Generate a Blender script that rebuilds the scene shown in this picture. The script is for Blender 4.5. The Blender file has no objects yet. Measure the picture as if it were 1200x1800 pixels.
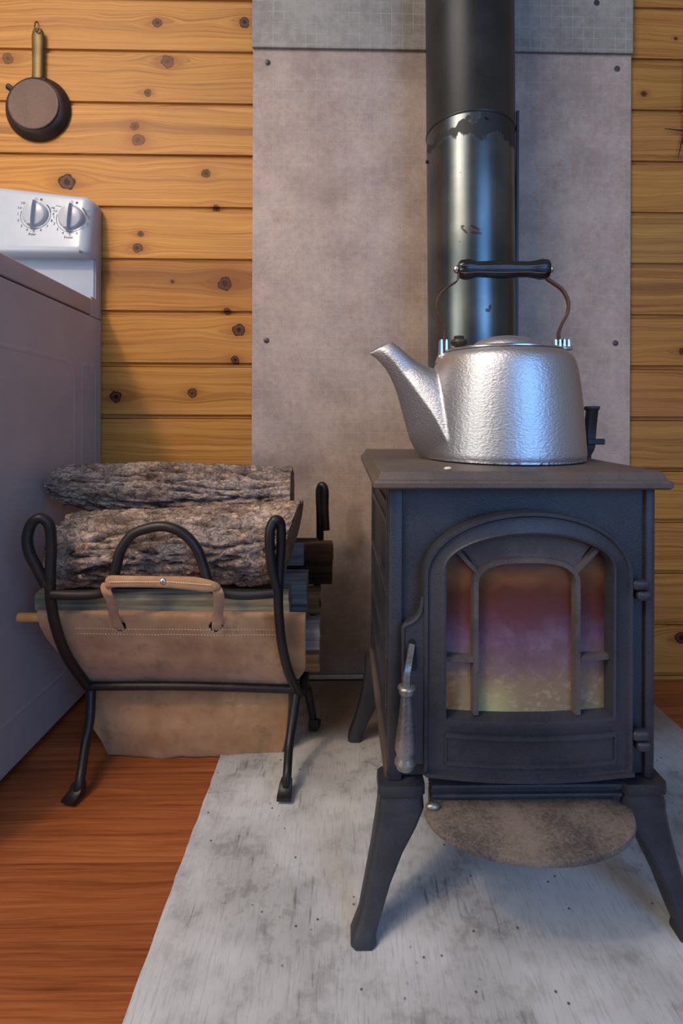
import bpy, bmesh, math, random
from mathutils import Vector, Matrix, noise, Euler
random.seed(7)
C = bpy.context.scene.collection
S = bpy.context.scene
PI = math.pi
R = math.radians

# ------------------------------------------------------------------ camera, world, lights, exposure
H, F, CX, CY = 0.65, 900.0, 615.5, 750.0
cam_d = bpy.data.cameras.new('camera'); cam = bpy.data.objects.new('camera', cam_d); C.objects.link(cam)
cam_d.sensor_fit = 'HORIZONTAL'; cam_d.sensor_width = 36; cam_d.lens = 36 * F / 1200
cam_d.shift_x = -(CX - 600) / 1200; cam_d.shift_y = -(900 - CY) / 1200
cam_d.clip_start = 0.02
cam.location = (0, 0, H)
cam.matrix_world = (Matrix.Translation((0, 0, H)) @ Matrix.Rotation(R(-1.0), 4, 'Z')
                    @ Matrix.Rotation(R(90), 4, 'X') @ Matrix.Rotation(R(0.22), 4, 'Z'))
S.camera = cam
CM = cam.matrix_world.to_3x3()

def U(px, py, Y):
    """the point at depth Y seen at photo pixel (px, py): used to measure sizes off the photograph"""
    d = CM @ Vector(((px - CX) / F, -(py - CY) / F, -1))
    return Vector((0, 0, H)) + d * (Y / d.y)

w = bpy.data.worlds.new('world'); S.world = w; w.use_nodes = True
w.node_tree.nodes['Background'].inputs[0].default_value = (0.84, 0.79, 0.82, 1)
w.node_tree.nodes['Background'].inputs[1].default_value = 0.20

def area(name, loc, target, sx, sy, power, col):
    d = bpy.data.lights.new(name, 'AREA'); d.shape = 'RECTANGLE'; d.size = sx; d.size_y = sy
    d.energy = power; d.color = col
    o = bpy.data.objects.new(name, d); C.objects.link(o); o.location = loc
    o.rotation_euler = (Vector(target) - Vector(loc)).to_track_quat('-Z', 'Y').to_euler()
    return o
area('window_light', (1.30, -1.9, 1.40), (0.2, 1.0, 0.6), 1.4, 2.0, 40, (0.19, 0.47, 1.0))
area('side_window_light', (-2.3, -0.9, 1.15), (0.1, 1.0, 0.7), 1.1, 1.5, 18, (0.98, 0.97, 0.90))
area('overhead_fill', (-1.25, -0.5, 2.6), (-0.7, 0.3, 0), 1.2, 1.6, 42, (1.0, 0.90, 0.84))  # added soft fill standing in for ceiling bounce, not a real fixture
def lamp(name, loc, target, power, col, rad, ang, blend):
    d = bpy.data.lights.new(name, 'SPOT'); d.energy = power; d.color = col; d.shadow_soft_size = rad
    d.spot_size = R(ang); d.spot_blend = blend
    o = bpy.data.objects.new(name, d); C.objects.link(o); o.location = loc
    o.rotation_euler = (Vector(target) - Vector(loc)).to_track_quat('-Z', 'Y').to_euler()
lamp('shaded_ceiling_lamp', (-1.25, -0.45, 2.4), (-0.62, 1.2, 0.6), 80, (1.0, 0.70, 0.40), 0.10, 64, 1.0)
S.view_settings.view_transform = 'Standard'; S.view_settings.look = 'None'
S.view_settings.gamma = 1; S.view_settings.use_curve_mapping = False
S.view_settings.exposure = 0.12

# ------------------------------------------------------------------ helpers
def thing(name, label, cat, loc=(0, 0, 0), group=None):
    o = bpy.data.objects.new(name, None); C.objects.link(o); o.location = loc
    o.empty_display_size = 0.05
    tag(o, label, cat, group); return o
def tag(o, label, cat, group=None):
    o['label'] = label; o['category'] = cat
    if group: o['group'] = group
    return o
def origin(o):
    v = Vector((0, 0, 0))
    while o is not None:
        v += o.location; o = o.parent
    return v
def obj(name, bm, mat, parent=None, smooth=False, angle=35, org=None):
    """bm is in world space; the object's own origin is put at org (default: its parent's)"""
    base = origin(parent) if parent else Vector((0, 0, 0))
    o_ = Vector(org) if org is not None else base
    bmesh.ops.translate(bm, verts=bm.verts, vec=-o_)
    bmesh.ops.recalc_face_normals(bm, faces=bm.faces)
    me = bpy.data.meshes.new(name); bm.to_mesh(me); bm.free()
    for m in (mat if isinstance(mat, (list, tuple)) else [mat]): me.materials.append(m)
    if smooth:
        for p in me.polygons: p.use_smooth = True
        if angle < 180: me.set_sharp_from_angle(angle=R(angle))
    o = bpy.data.objects.new(name, me); C.objects.link(o)
    o.parent = parent; o.location = o_ - base
    return o
def BM(): return bmesh.new()
def box(bm, x0, x1, y0, y1, z0, z1, bev=0.0, seg=2):
    r = bmesh.ops.create_cube(bm, size=1)['verts']
    for v in r:
        v.co = Vector(((x0 + x1) / 2 + v.co.x * (x1 - x0), (y0 + y1) / 2 + v.co.y * (y1 - y0), (z0 + z1) / 2 + v.co.z * (z1 - z0)))
    if bev > 0:
        es = list({e for v in r for e in v.link_edges})
        bmesh.ops.bevel(bm, geom=es, offset=bev, segments=seg, profile=0.5, affect='EDGES')
    return bm
def cr(pts, n=6):
    """Catmull-Rom through points (any dimension tuples)"""
    P = [Vector(p) for p in pts]; out = []
    P = [2 * P[0] - P[1]] + P + [2 * P[-1] - P[-2]]
    for i in range(1, len(P) - 2):
        for k in range(n):
            t = k / n
            a, b, c, d = P[i - 1], P[i], P[i + 1], P[i + 2]
            out.append(0.5 * ((2 * b) + (c - a) * t + (2 * a - 5 * b + 4 * c - d) * t * t + (3 * b - a - 3 * c + d) * t ** 3))
    out.append(P[-2]); return out
def loft(bm, rings, closed=True, caps=True):
    V = [[bm.verts.new(p) for p in r] for r in rings]
    n = len(rings[0])
    for a, b in zip(V, V[1:]):
        for i in range(n if closed else n - 1):
            j = (i + 1) % n
            try: bm.faces.new((a[i], a[j], b[j], b[i]))
            except ValueError: pass
    if caps and closed:
        for r in (V[0], V[-1]):
            try: bm.faces.new(r)
            except ValueError: pass
    return V
def tube(bm, pts, rad, n=12, smooth=5, flat=None):
    """sweep a circle (or an ellipse: flat = (ratio, axis)) along pts"""
    P = cr(pts, smooth) if smooth > 1 else [Vector(p) for p in pts]
    m = len(P); rings = []
    T = [(P[min(i + 1, m - 1)] - P[max(i - 1, 0)]).normalized() for i in range(m)]
    up = Vector((0, 0, 1)) if abs(T[0].z) < 0.9 else Vector((0, 1, 0))
    if flat: up = Vector(flat[1])
    for i in range(m):
        t = T[i]
        s = t.cross(up)
        if s.length < 1e-5: s = t.cross(Vector((1, 0.2, 0)))
        s.normalize(); u2 = s.cross(t).normalized()
        if not flat: up = u2
        r = rad(i / (m - 1)) if callable(rad) else rad
        ra, rb = (r, r * flat[0]) if flat else (r, r)
        rings.append([P[i] + s * math.cos(2 * PI * k / n) * ra + u2 * math.sin(2 * PI * k / n) * rb for k in range(n)])
    loft(bm, rings); return bm
def lathe(bm, prof, c, n=48, axis='Z'):
    rings = []
    for r, h in prof:
        ring = []
        for k in range(n):
            a = 2 * PI * k / n
            p = (r * math.cos(a), r * math.sin(a), h)
            if axis == 'Y': p = (p[0], h, p[1])
            if axis == 'X': p = (h, p[0], p[1])
            ring.append(Vector(p) + Vector(c))
        rings.append(ring)
    loft(bm, rings); return bm
def ribbon(bm, pts, width_dir, wd, th, smooth=6):
    P = cr(pts, smooth); m = len(P); rings = []
    W = Vector(width_dir).normalized()
    for i in range(m):
        t = (P[min(i + 1, m - 1)] - P[max(i - 1, 0)]).normalized()
        nn = t.cross(W).normalized()
        ww = wd(i / (m - 1)) if callable(wd) else wd
        e = th * 0.35
        rings.append([P[i] + W * a * ww / 2 + nn * b for a, b in
                      ((-1, -e), (-0.93, -th / 2), (0.93, -th / 2), (1, -e), (1, e), (0.93, th / 2), (-0.93, th / 2), (-1, e))])
    loft(bm, rings); return bm
def fbm(p, o=4): return noise.fractal(p, 0.9, 2.1, o)

# ------------------------------------------------------------------ materials
class NT:
    def __init__(s, name):
        s.m = bpy.data.materials.new(name); s.m.use_nodes = True
        s.t = s.m.node_tree; s.n = s.t.nodes; s.b = s.n['Principled BSDF']
    def link(s, a, b): s.t.links.new(a, b)
    def put(s, sock, v):
        if isinstance(v, bpy.types.NodeSocket): s.link(v, sock)
        elif isinstance(v, (tuple, list)) and len(v) == 3 and sock.type == 'RGBA': sock.default_value = (*v, 1)
        else: sock.default_value = v
    def math(s, op, a, b=0.0, c=0.0, clamp=False):
        n = s.n.new('ShaderNodeMath'); n.operation = op; n.use_clamp = clamp
        for i, v in enumerate((a, b, c)): s.put(n.inputs[i], v)
        return n.outputs[0]
    def sstep(s, v, a, b):
        n = s.n.new('ShaderNodeMapRange'); n.interpolation_type = 'SMOOTHSTEP'
        s.put(n.inputs[0], v); n.inputs[1].default_value = a; n.inputs[2].default_value = b
        return n.outputs[0]
    def mix(s, f, a, b, mode='MIX'):
        n = s.n.new('ShaderNodeMix'); n.data_type = 'RGBA'; n.blend_type = mode
        s.put(n.inputs[0], f); s.put(n.inputs[6], a); s.put(n.inputs[7], b); return n.outputs[2]
    def coord(s, kind='Object'):
        if kind == 'Position': return s.n.new('ShaderNodeNewGeometry').outputs['Position']
        return s.n.new('ShaderNodeTexCoord').outputs[kind]
    def mapv(s, vec, sc=(1, 1, 1), loc=(0, 0, 0), rot=(0, 0, 0)):
        n = s.n.new('ShaderNodeMapping'); s.put(n.inputs[0], vec)
        n.inputs[1].default_value = loc; n.inputs[2].default_value = rot; n.inputs[3].default_value = sc
        return n.outputs[0]
    def noise(s, vec, scale, detail=4, rough=0.55, dist=0.0, col=False):
        n = s.n.new('ShaderNodeTexNoise'); s.put(n.inputs['Vector'], vec)
        n.inputs['Scale'].default_value = scale; n.inputs['Detail'].default_value = detail
        n.inputs['Roughness'].default_value = rough; n.inputs['Distortion'].default_value = dist
        return n.outputs['Color' if col else 'Fac']
    def voro(s, vec, scale, feat='F1'):
        n = s.n.new('ShaderNodeTexVoronoi'); n.feature = feat; s.put(n.inputs['Vector'], vec)
        n.inputs['Scale'].default_value = scale; return n.outputs['Distance']
    def sep(s, v):
        n = s.n.new('ShaderNodeSeparateXYZ'); s.put(n.inputs[0], v); return n.outputs
    def comb(s, x, y, z):
        n = s.n.new('ShaderNodeCombineXYZ')
        for i, v in enumerate((x, y, z)): s.put(n.inputs[i], v)
        return n.outputs[0]
    def ramp(s, f, stops):
        n = s.n.new('ShaderNodeValToRGB'); s.put(n.inputs[0], f); e = n.color_ramp.elements
        while len(e) < len(stops): e.new(0.5)
        for i, (p, c) in enumerate(stops): e[i].position = p; e[i].color = (*c, 1)
        return n.outputs[0]
    def bump(s, h, strength=0.3, dist=0.002):
        n = s.n.new('ShaderNodeBump'); s.put(n.inputs['Height'], h)
        n.inputs['Strength'].default_value = strength; n.inputs['Distance'].default_value = dist
        s.link(n.outputs[0], s.b.inputs['Normal'])
    def attr(s, name):
        n = s.n.new('ShaderNodeAttribute'); n.attribute_type = 'OBJECT'; n.attribute_name = name; return n
    def rnd(s): return s.n.new('ShaderNodeObjectInfo').outputs['Random']
    def out(s, col=None, rough=None, metal=None, spec=None, coat=None):
        I = s.b.inputs
        for k, v in (('Base Color', col), ('Roughness', rough), ('Metallic', metal), ('Specular IOR Level', spec), ('Coat Weight', coat)):
            if v is not None: s.put(I[k], v)
        return s.m
def sr(r, g, b):
    f = lambda c: (c / 255 / 12.92) if c / 255 <= 0.04045 else ((c / 255 + 0.055) / 1.055) ** 2.4
    return (f(r), f(g), f(b))

def m_pine():
    t = NT('knotty_pine'); p = t.coord('Position'); x, y, z = t.sep(p)
    zz = z; dark = 0.0; halo = 0.0; kd = t.sep(t.attr('knot_strength').outputs['Vector'])
    for i in (1, 2, 3):
        a = t.attr('knot_%d' % i).outputs['Vector']; kx, kz, kr = t.sep(a)
        dx = t.math('SUBTRACT', x, kx); dz = t.math('SUBTRACT', z, kz)
        r = t.math('MAXIMUM', kr, 0.0005)
        wob = t.math('MULTIPLY', t.math('SUBTRACT', t.noise(p, 70, 2), 0.5), 0.9)
        e = t.math('DIVIDE', t.math('SQRT', t.math('ADD', t.math('MULTIPLY', dx, dx), t.math('MULTIPLY', dz, dz))), r)
        e2 = t.math('DIVIDE', t.math('SQRT', t.math('ADD', t.math('MULTIPLY', t.math('MULTIPLY', dx, dx), 0.35), t.math('MULTIPLY', dz, dz))), r)
        fall = t.math('EXPONENT', t.math('MULTIPLY', t.math('MULTIPLY', e2, e2), -0.16))
        sg = t.math('TANH', t.math('DIVIDE', dz, t.math('MULTIPLY', r, 0.6)))
        zz = t.math('SUBTRACT', zz, t.math('MULTIPLY', t.math('MULTIPLY', fall, sg), t.math('MULTIPLY', r, 1.3)))
        ew = t.math('ADD', e, wob)
        dark = t.math('MAXIMUM', dark, t.math('MULTIPLY', kd[i - 1], t.math('MAXIMUM', t.math('MULTIPLY', t.sstep(ew, 1.05, 0.85), 0.72), t.math('MAXIMUM', t.math('MULTIPLY', t.sstep(ew, 0.75, 0.3), 1.0), t.sstep(t.math('ABSOLUTE', t.math('SUBTRACT', ew, 0.95)), 0.16, 0.05)))))
        halo = t.math('MAXIMUM', halo, t.math('MULTIPLY', t.math('EXPONENT', t.math('MULTIPLY', t.math('MULTIPLY', e2, e2), -0.45)), 0.62))
    rn = t.attr('grain_seed').outputs['Fac']
    sh = t.math('MULTIPLY', rn, 7.0)
    low = t.noise(t.comb(t.math('MULTIPLY', x, 2.3), sh, t.math('MULTIPLY', z, 7.0)), 1.0, 3)
    zz2 = t.math('ADD', zz, t.math('MULTIPLY', t.math('SUBTRACT', low, 0.5), 0.05))
    v = t.comb(t.math('MULTIPLY', x, 1.6), sh, t.math('MULTIPLY', zz2, 120.0))
    g1 = t.noise(v, 1.0, 5, 0.7)
    w_ = t.n.new('ShaderNodeTexWave'); w_.wave_type = 'BANDS'; w_.bands_direction = 'Z'; w_.wave_profile = 'SAW'
    t.link(t.comb(0.0, sh, zz2), w_.inputs['Vector']); w_.inputs['Scale'].default_value = 42; w_.inputs['Distortion'].default_value = 3.0
    w_.inputs['Detail'].default_value = 2; w_.inputs['Detail Scale'].default_value = 0.6
    ring = t.math('MULTIPLY', t.sstep(w_.outputs['Fac'], 0.72, 1.0), t.sstep(t.noise(t.comb(t.math('MULTIPLY', x, 3.0), sh, t.math('MULTIPLY', z, 16.0)), 1.0, 2), 0.35, 0.65))
    base = t.ramp(g1, [(0.30, sr(140, 86, 34)), (0.48, sr(182, 124, 56)), (0.70, sr(204, 148, 74))])
    col = t.mix(t.math('MULTIPLY', ring, 0.60), base, sr(130, 74, 32))
    blot = t.noise(t.comb(t.math('MULTIPLY', x, 1.5), sh, t.math('MULTIPLY', z, 5.0)), 2.0, 2)
    col = t.mix(t.math('MULTIPLY', t.sstep(blot, 0.45, 0.75), 0.4), col, sr(172, 118, 66))
    st = t.sep(t.attr('streak').outputs['Vector'])
    ds = t.math('DIVIDE', t.math('SUBTRACT', zz2, st[0]), t.math('MAXIMUM', st[1], 0.001))
    sm = t.math('MULTIPLY', t.math('EXPONENT', t.math('MULTIPLY', t.math('MULTIPLY', ds, ds), -1.0)), st[2])
    col = t.mix(sm, col, sr(104, 60, 36))
    col = t.mix(halo, col, sr(128, 66, 22))
    kc = t.mix(t.sstep(t.noise(p, 190, 3), 0.45, 0.7), sr(15, 8, 8), sr(46, 21, 13))
    col = t.mix(dark, col, kc)
    spk = t.sstep(t.voro(t.mapv(p, (1, 0.0, 3)), 26), 0.06, 0.02)
    col = t.mix(t.math('MULTIPLY', spk, 0.55), col, sr(88, 46, 20))
    tn = t.attr('tint').outputs['Color']
    col = t.mix(1.0, col, tn, 'MULTIPLY')
    t.bump(t.math('ADD', g1, t.math('MULTIPLY', ring, -0.5)), 0.12, 0.0015)
    return t.out(col, t.math('ADD', 0.40, t.math('MULTIPLY', g1, 0.2)), 0, 0.24)
def m_laminate():
    t = NT('oak_laminate'); p = t.coord('Position'); x, y, z = t.sep(p); rn = t.rnd()
    sh = t.math('MULTIPLY', rn, 31.0)
    low = t.noise(t.comb(t.math('MULTIPLY', x, 2.0), t.math('MULTIPLY', y, 10.0), sh), 1.0, 2)
    yy = t.math('ADD', y, t.math('MULTIPLY', t.math('SUBTRACT', low, 0.5), 0.05))
    g = t.noise(t.comb(t.math('MULTIPLY', x, 2.2), t.math('MULTIPLY', yy, 120.0), sh), 1.0, 4, 0.65)
    f = t.noise(t.comb(t.math('MULTIPLY', x, 14.0), t.math('MULTIPLY', yy, 420.0), sh), 1.0, 2)
    gg = t.math('ADD', t.math('MULTIPLY', g, 0.7), t.math('MULTIPLY', f, 0.3))
    col = t.ramp(gg, [(0.3, sr(106, 54, 26)), (0.48, sr(150, 82, 42)), (0.62, sr(170, 100, 56)), (0.75, sr(190, 124, 76))])
    col = t.mix(1.0, col, t.ramp(rn, [(0, (0.80, 0.78, 0.76)), (0.5, (0.93, 0.92, 0.91)), (1, (1, 1, 1))]), 'MULTIPLY')
    t.bump(gg, 0.1, 0.001)
    return t.out(col, t.math('ADD', 0.36, t.math('MULTIPLY', f, 0.15)), 0, 0.45)
def m_board(name, c0, c1, grid, cell, gridcol, stain=False):
    t = NT(name); p = t.coord('Position'); x, y, z = t.sep(p)
    n1 = t.noise(p, 9, 6, 0.65); n2 = t.noise(p, 60, 4, 0.7); n3 = t.noise(p, 350, 2, 0.6)
    pt = t.sstep(t.noise(t.mapv(p, loc=(3, 1, 7)), 34, 4, 0.6), 0.47, 0.58)
    f = t.math('ADD', t.math('ADD', t.math('MULTIPLY', n1, 0.5), t.math('MULTIPLY', n2, 0.25)), t.math('MULTIPLY', n3, 0.25))
    col = t.mix(t.sstep(f, 0.35, 0.65), c0, c1)
    def line(c, off):
        fr = t.math('FRACT', t.math('DIVIDE', t.math('ADD', c, off), cell))
        d = t.math('ABSOLUTE', t.math('SUBTRACT', fr, 0.5))
        return t.sstep(d, 0.455, 0.49)
    ln = t.math('MAXIMUM', line(x, 100.0), line(z, 100.0 + 0.004))
    lw = t.math('MULTIPLY', ln, t.math('MULTIPLY', t.sstep(t.noise(p, 13, 2), 0.30, 0.62), grid))
    col = t.mix(t.math('MULTIPLY', pt, 0.30 * grid + 0.05), col, sr(160, 154, 152))
    col = t.mix(lw, col, gridcol)
    col = t.mix(t.math('MULTIPLY', t.sstep(n3, 0.66, 0.75), 0.35), col, sr(70, 60, 60))
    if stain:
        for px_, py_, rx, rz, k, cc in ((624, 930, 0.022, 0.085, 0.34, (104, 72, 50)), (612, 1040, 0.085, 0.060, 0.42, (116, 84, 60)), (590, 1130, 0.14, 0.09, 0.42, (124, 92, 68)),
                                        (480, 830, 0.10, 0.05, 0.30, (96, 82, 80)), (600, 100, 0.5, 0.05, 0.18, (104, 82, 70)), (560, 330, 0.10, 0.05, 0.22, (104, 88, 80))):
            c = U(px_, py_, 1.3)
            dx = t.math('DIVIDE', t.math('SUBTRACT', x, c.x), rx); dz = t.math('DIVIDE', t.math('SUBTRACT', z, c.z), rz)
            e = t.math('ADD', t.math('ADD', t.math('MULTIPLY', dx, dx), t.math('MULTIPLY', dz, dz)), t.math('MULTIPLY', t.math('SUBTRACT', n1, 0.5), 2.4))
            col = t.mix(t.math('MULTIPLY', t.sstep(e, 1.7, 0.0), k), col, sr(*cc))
    hh = t.math('ADD', t.math('ADD', t.math('MULTIPLY', n3, 0.5), t.math('MULTIPLY', n2, 0.5)), t.math('MULTIPLY', lw, -0.6))
    t.bump(hh, 0.45, 0.0015)
    return t.out(col, 0.85, 0, 0.25)
def m_hearth():
    t = NT('cement_hearth'); p = t.coord('Position'); x, y, z = t.sep(p)
    n1 = t.noise(p, 4.5, 6, 0.6); n2 = t.noise(p, 30, 5, 0.7)
    br = t.noise(t.comb(t.math('MULTIPLY', x, 300.0), t.math('MULTIPLY', y, 30.0), 0.0), 1.0, 3, 0.6)
    br2 = t.noise(t.comb(t.math('MULTIPLY', x, 120.0), t.math('MULTIPLY', y, 12.0), 4.0), 1.0, 3, 0.6)
    col = t.mix(t.sstep(n1, 0.3, 0.7), sr(160, 159, 158), sr(206, 206, 206))
    col = t.mix(t.math('MULTIPLY', t.sstep(br, 0.5, 0.35), 0.25), col, sr(120, 116, 110))
    sm = t.math('MULTIPLY', t.sstep(n2, 0.52, 0.36), t.sstep(n1, 0.62, 0.40))
    col = t.mix(t.math('MULTIPLY', sm, 0.45), col, sr(104, 98, 90))
    col = t.mix(t.math('MULTIPLY', t.math('MULTIPLY', t.sstep(br2, 0.58, 0.72), t.sstep(n1, 0.55, 0.42)), 0.6), col, sr(58, 54, 52))
    spk = t.sstep(t.voro(p, 60), 0.15, 0.05)
    col = t.mix(t.math('MULTIPLY', t.math('MULTIPLY', spk, t.sstep(t.noise(p, 14, 2), 0.50, 0.58)), 0.9), col, sr(50, 46, 46))
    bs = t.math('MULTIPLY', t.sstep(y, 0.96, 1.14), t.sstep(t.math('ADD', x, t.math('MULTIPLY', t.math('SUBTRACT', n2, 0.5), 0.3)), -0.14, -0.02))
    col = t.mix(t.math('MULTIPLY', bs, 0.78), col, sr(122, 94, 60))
    t.bump(t.math('ADD', t.math('MULTIPLY', br, 0.7), t.math('MULTIPLY', n2, 0.5)), 0.4, 0.0012)
    return t.out(col, 0.8, 0, 0.3)
def m_iron(name, c0, c1, rough=0.55, scale=60, metal=0.0, spec=0.5, bump=0.25, rust=0.0):
    t = NT(name); p = t.coord('Position')
    n1 = t.noise(p, 10, 5, 0.6); n3 = t.noise(p, scale * 8, 2, 0.6)
    f = t.math('ADD', t.math('MULTIPLY', n1, 0.7), t.math('MULTIPLY', n3, 0.3))
    col = t.mix(t.sstep(f, 0.35, 0.65), c0, c1)
    if rust: col = t.mix(t.math('MULTIPLY', t.sstep(t.noise(p, 18, 5, 0.7), 0.55, 0.72), rust), col, sr(96, 60, 44))
    t.bump(n3, bump, 0.001)
    return t.out(col, t.math('ADD', rough - 0.08, t.math('MULTIPLY', n1, 0.16)), metal, spec)
def m_plain(name, c, rough=0.5, metal=0.0, spec=0.5, var=0.12, scale=40, bump=0.0, coat=None):
    t = NT(name); p = t.coord('Position'); n1 = t.noise(p, scale, 4, 0.6)
    col = t.mix(t.sstep(n1, 0.3, 0.7), tuple(v * (1 - var) for v in c), tuple(min(1, v * (1 + var)) for v in c))
    if bump: t.bump(t.noise(p, scale * 6, 3), bump, 0.001)
    return t.out(col, rough, metal, spec, coat)
def m_hammered():
    t = NT('hammered_aluminium'); p = t.coord('Object')
    n = t.noise(t.mapv(p, (1, 1, 1.6)), 230, 2, 0.5, 0.5); n2 = t.noise(p, 6, 3)
    top = t.sstep(t.sep(p)[2], 0.155, 0.205)
    d = t.math('MULTIPLY', top, t.sstep(t.noise(p, 30, 4), 0.2, 0.75))
    col = t.mix(n2, sr(186, 186, 190), sr(206, 206, 210))
    col = t.mix(t.math('MULTIPLY', d, 0.5), col, sr(120, 106, 92))
    t.bump(n, 0.34, 0.002)
    return t.out(col, t.math('ADD', 0.43, t.math('MULTIPLY', d, 0.2)), 1.0)
def m_pipe():
    t = NT('blued_steel_pipe'); p = t.coord('Position'); x, y, z = t.sep(p)
    n1 = t.noise(p, 7, 4); st = t.noise(t.mapv(p, (90, 90, 1.5)), 1.0, 3)
    col = t.mix(t.sstep(n1, 0.3, 0.7), sr(84, 92, 96), sr(116, 121, 119))
    blk = t.math('ADD', z, t.math('MULTIPLY', t.math('SUBTRACT', t.noise(t.mapv(p, (1.4, 1.4, 1)), 28, 4), 0.5), 0.075))
    m = t.sstep(blk, 1.262, 1.268)
    strip = t.math('MULTIPLY', t.sstep(blk, 1.296, 1.292), 1.0)
    m = t.math('MULTIPLY', m, t.math('ADD', strip, t.sstep(t.math('SUBTRACT', x, 0.0), 0.288, 0.292), clamp=True))
    spots = t.sstep(t.voro(p, 70), 0.13, 0.07)
    sp = t.math('MULTIPLY', spots, t.sstep(t.noise(p, 11, 3), 0.55, 0.62))
    col = t.mix(sp, col, sr(32, 30, 30))
    # burnt brown flakes
    br = 0.0
    for px_, py_, rx, rz, rot in ((836, 399, 0.012, 0.0035, 0.55), (838, 408, 0.0125, 0.0030, 0.15), (818, 402, 0.011, 0.0022, 0.9), (815, 394, 0.004, 0.0026, 0), (858, 545, 0.006, 0.004, 0.3), (862, 540, 0.003, 0.007, 0)):
        c = U(px_, py_, 1.07); dx = t.math('SUBTRACT', x, c.x); dz = t.math('SUBTRACT', z, c.z)
        ca, sa = math.cos(rot), math.sin(rot)
        a = t.math('DIVIDE', t.math('SUBTRACT', t.math('MULTIPLY', dx, ca), t.math('MULTIPLY', dz, sa)), rx)
        b = t.math('DIVIDE', t.math('ADD', t.math('MULTIPLY', dx, sa), t.math('MULTIPLY', dz, ca)), rz)
        e = t.math('ADD', t.math('ADD', t.math('MULTIPLY', a, a), t.math('MULTIPLY', b, b)), t.math('MULTIPLY', t.math('SUBTRACT', t.noise(p, 260, 2), 0.5), 1.8))
        br = t.math('MAXIMUM', br, t.sstep(e, 1.1, 0.8))
    br = t.math('MULTIPLY', br, t.sstep(y, 1.12, 1.10))
    c = U(803, 391, 1.07); dx = t.math('SUBTRACT', x, c.x); dz = t.math('SUBTRACT', z, c.z)
    ring = t.math('SQRT', t.math('ADD', t.math('MULTIPLY', dx, dx), t.math('MULTIPLY', dz, dz)))
    col = t.mix(t.math('MULTIPLY', t.sstep(ring, 0.0118, 0.011), 0.7), col, sr(120, 130, 122))
    col = t.mix(br, col, sr(62, 26, 26))
    col = t.mix(m, col, sr(26, 26, 27))
    mt = t.math('SUBTRACT', 1.0, t.math('MAXIMUM', t.math('MAXIMUM', m, br), sp))
    ro = t.math('ADD', t.math('ADD', 0.22, t.math('MULTIPLY', st, 0.16)), t.math('MULTIPLY', m, 0.25))
    return t.out(col, ro, mt, 0.5)
def m_suede():
    t = NT('tan_suede'); p = t.coord('Position')
    n1 = t.noise(p, 9, 5, 0.6); n2 = t.noise(p, 500, 2); n3 = t.noise(p, 28, 4, 0.6)
    col = t.mix(t.sstep(n1, 0.3, 0.7), sr(158, 114, 78), sr(190, 148, 108))
    col = t.mix(t.math('MULTIPLY', t.sstep(n3, 0.50, 0.72), 0.45), col, sr(100, 70, 48))
    col = t.mix(t.math('MULTIPLY', n2, 0.3), col, sr(128, 96, 68))
    t.bump(t.math('ADD', t.math('MULTIPLY', n2, 0.7), t.math('MULTIPLY', n3, 3.0)), 0.5, 0.0015)
    m = t.out(col, 0.95, 0, 0.15)
    t.b.inputs['Sheen Weight'].default_value = 0.25
    return m
def m_bark():
    t = NT('rough_bark'); p = t.coord('Object')
    n1 = t.noise(t.mapv(p, (0.5, 1, 1)), 22, 6, 0.7); n2 = t.noise(p, 9, 3); n3 = t.noise(p, 160, 3, 0.7)
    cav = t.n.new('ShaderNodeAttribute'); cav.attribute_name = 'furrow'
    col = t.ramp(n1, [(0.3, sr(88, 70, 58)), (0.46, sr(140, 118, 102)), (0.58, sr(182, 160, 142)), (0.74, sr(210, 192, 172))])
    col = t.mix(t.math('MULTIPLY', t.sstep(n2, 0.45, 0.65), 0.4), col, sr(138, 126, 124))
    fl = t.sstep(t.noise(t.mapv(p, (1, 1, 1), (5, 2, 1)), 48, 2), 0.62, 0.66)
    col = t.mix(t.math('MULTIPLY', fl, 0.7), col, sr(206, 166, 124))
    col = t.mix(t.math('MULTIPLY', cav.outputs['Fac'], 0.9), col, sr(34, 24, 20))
    va = t.n.new('ShaderNodeVectorMath'); va.operation = 'MULTIPLY_ADD'; t.link(t.noise(p, 45, 3, col=True), va.inputs[0]); va.inputs[1].default_value = (0.03, 0.03, 0.03); t.link(p, va.inputs[2])
    vc = t.sstep(t.voro(t.mapv(va.outputs[0], (0.8, 1.5, 1.5)), 62, 'DISTANCE_TO_EDGE'), 0.07, 0.0)
    col = t.mix(t.math('MULTIPLY', vc, 0.42), col, sr(52, 40, 36))
    t.bump(t.math('ADD', t.math('ADD', n1, n3), t.math('MULTIPLY', vc, -0.6)), 0.8, 0.003)
    return t.out(col, 0.9, 0, 0.2)
def m_split(name, c0, c1, c2):
    t = NT(name); p = t.coord('Object')
    g = t.noise(t.mapv(p, (3, 90, 90)), 1.0, 4, 0.65); n1 = t.noise(p, 12, 4)
    col = t.ramp(g, [(0.3, c0), (0.5, c1), (0.7, c2)])
    col = t.mix(t.math('MULTIPLY', t.sstep(n1, 0.5, 0.7), 0.3), col, c0)
    t.bump(g, 0.5, 0.003)
    return t.out(col, 0.85, 0, 0.2)
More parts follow.
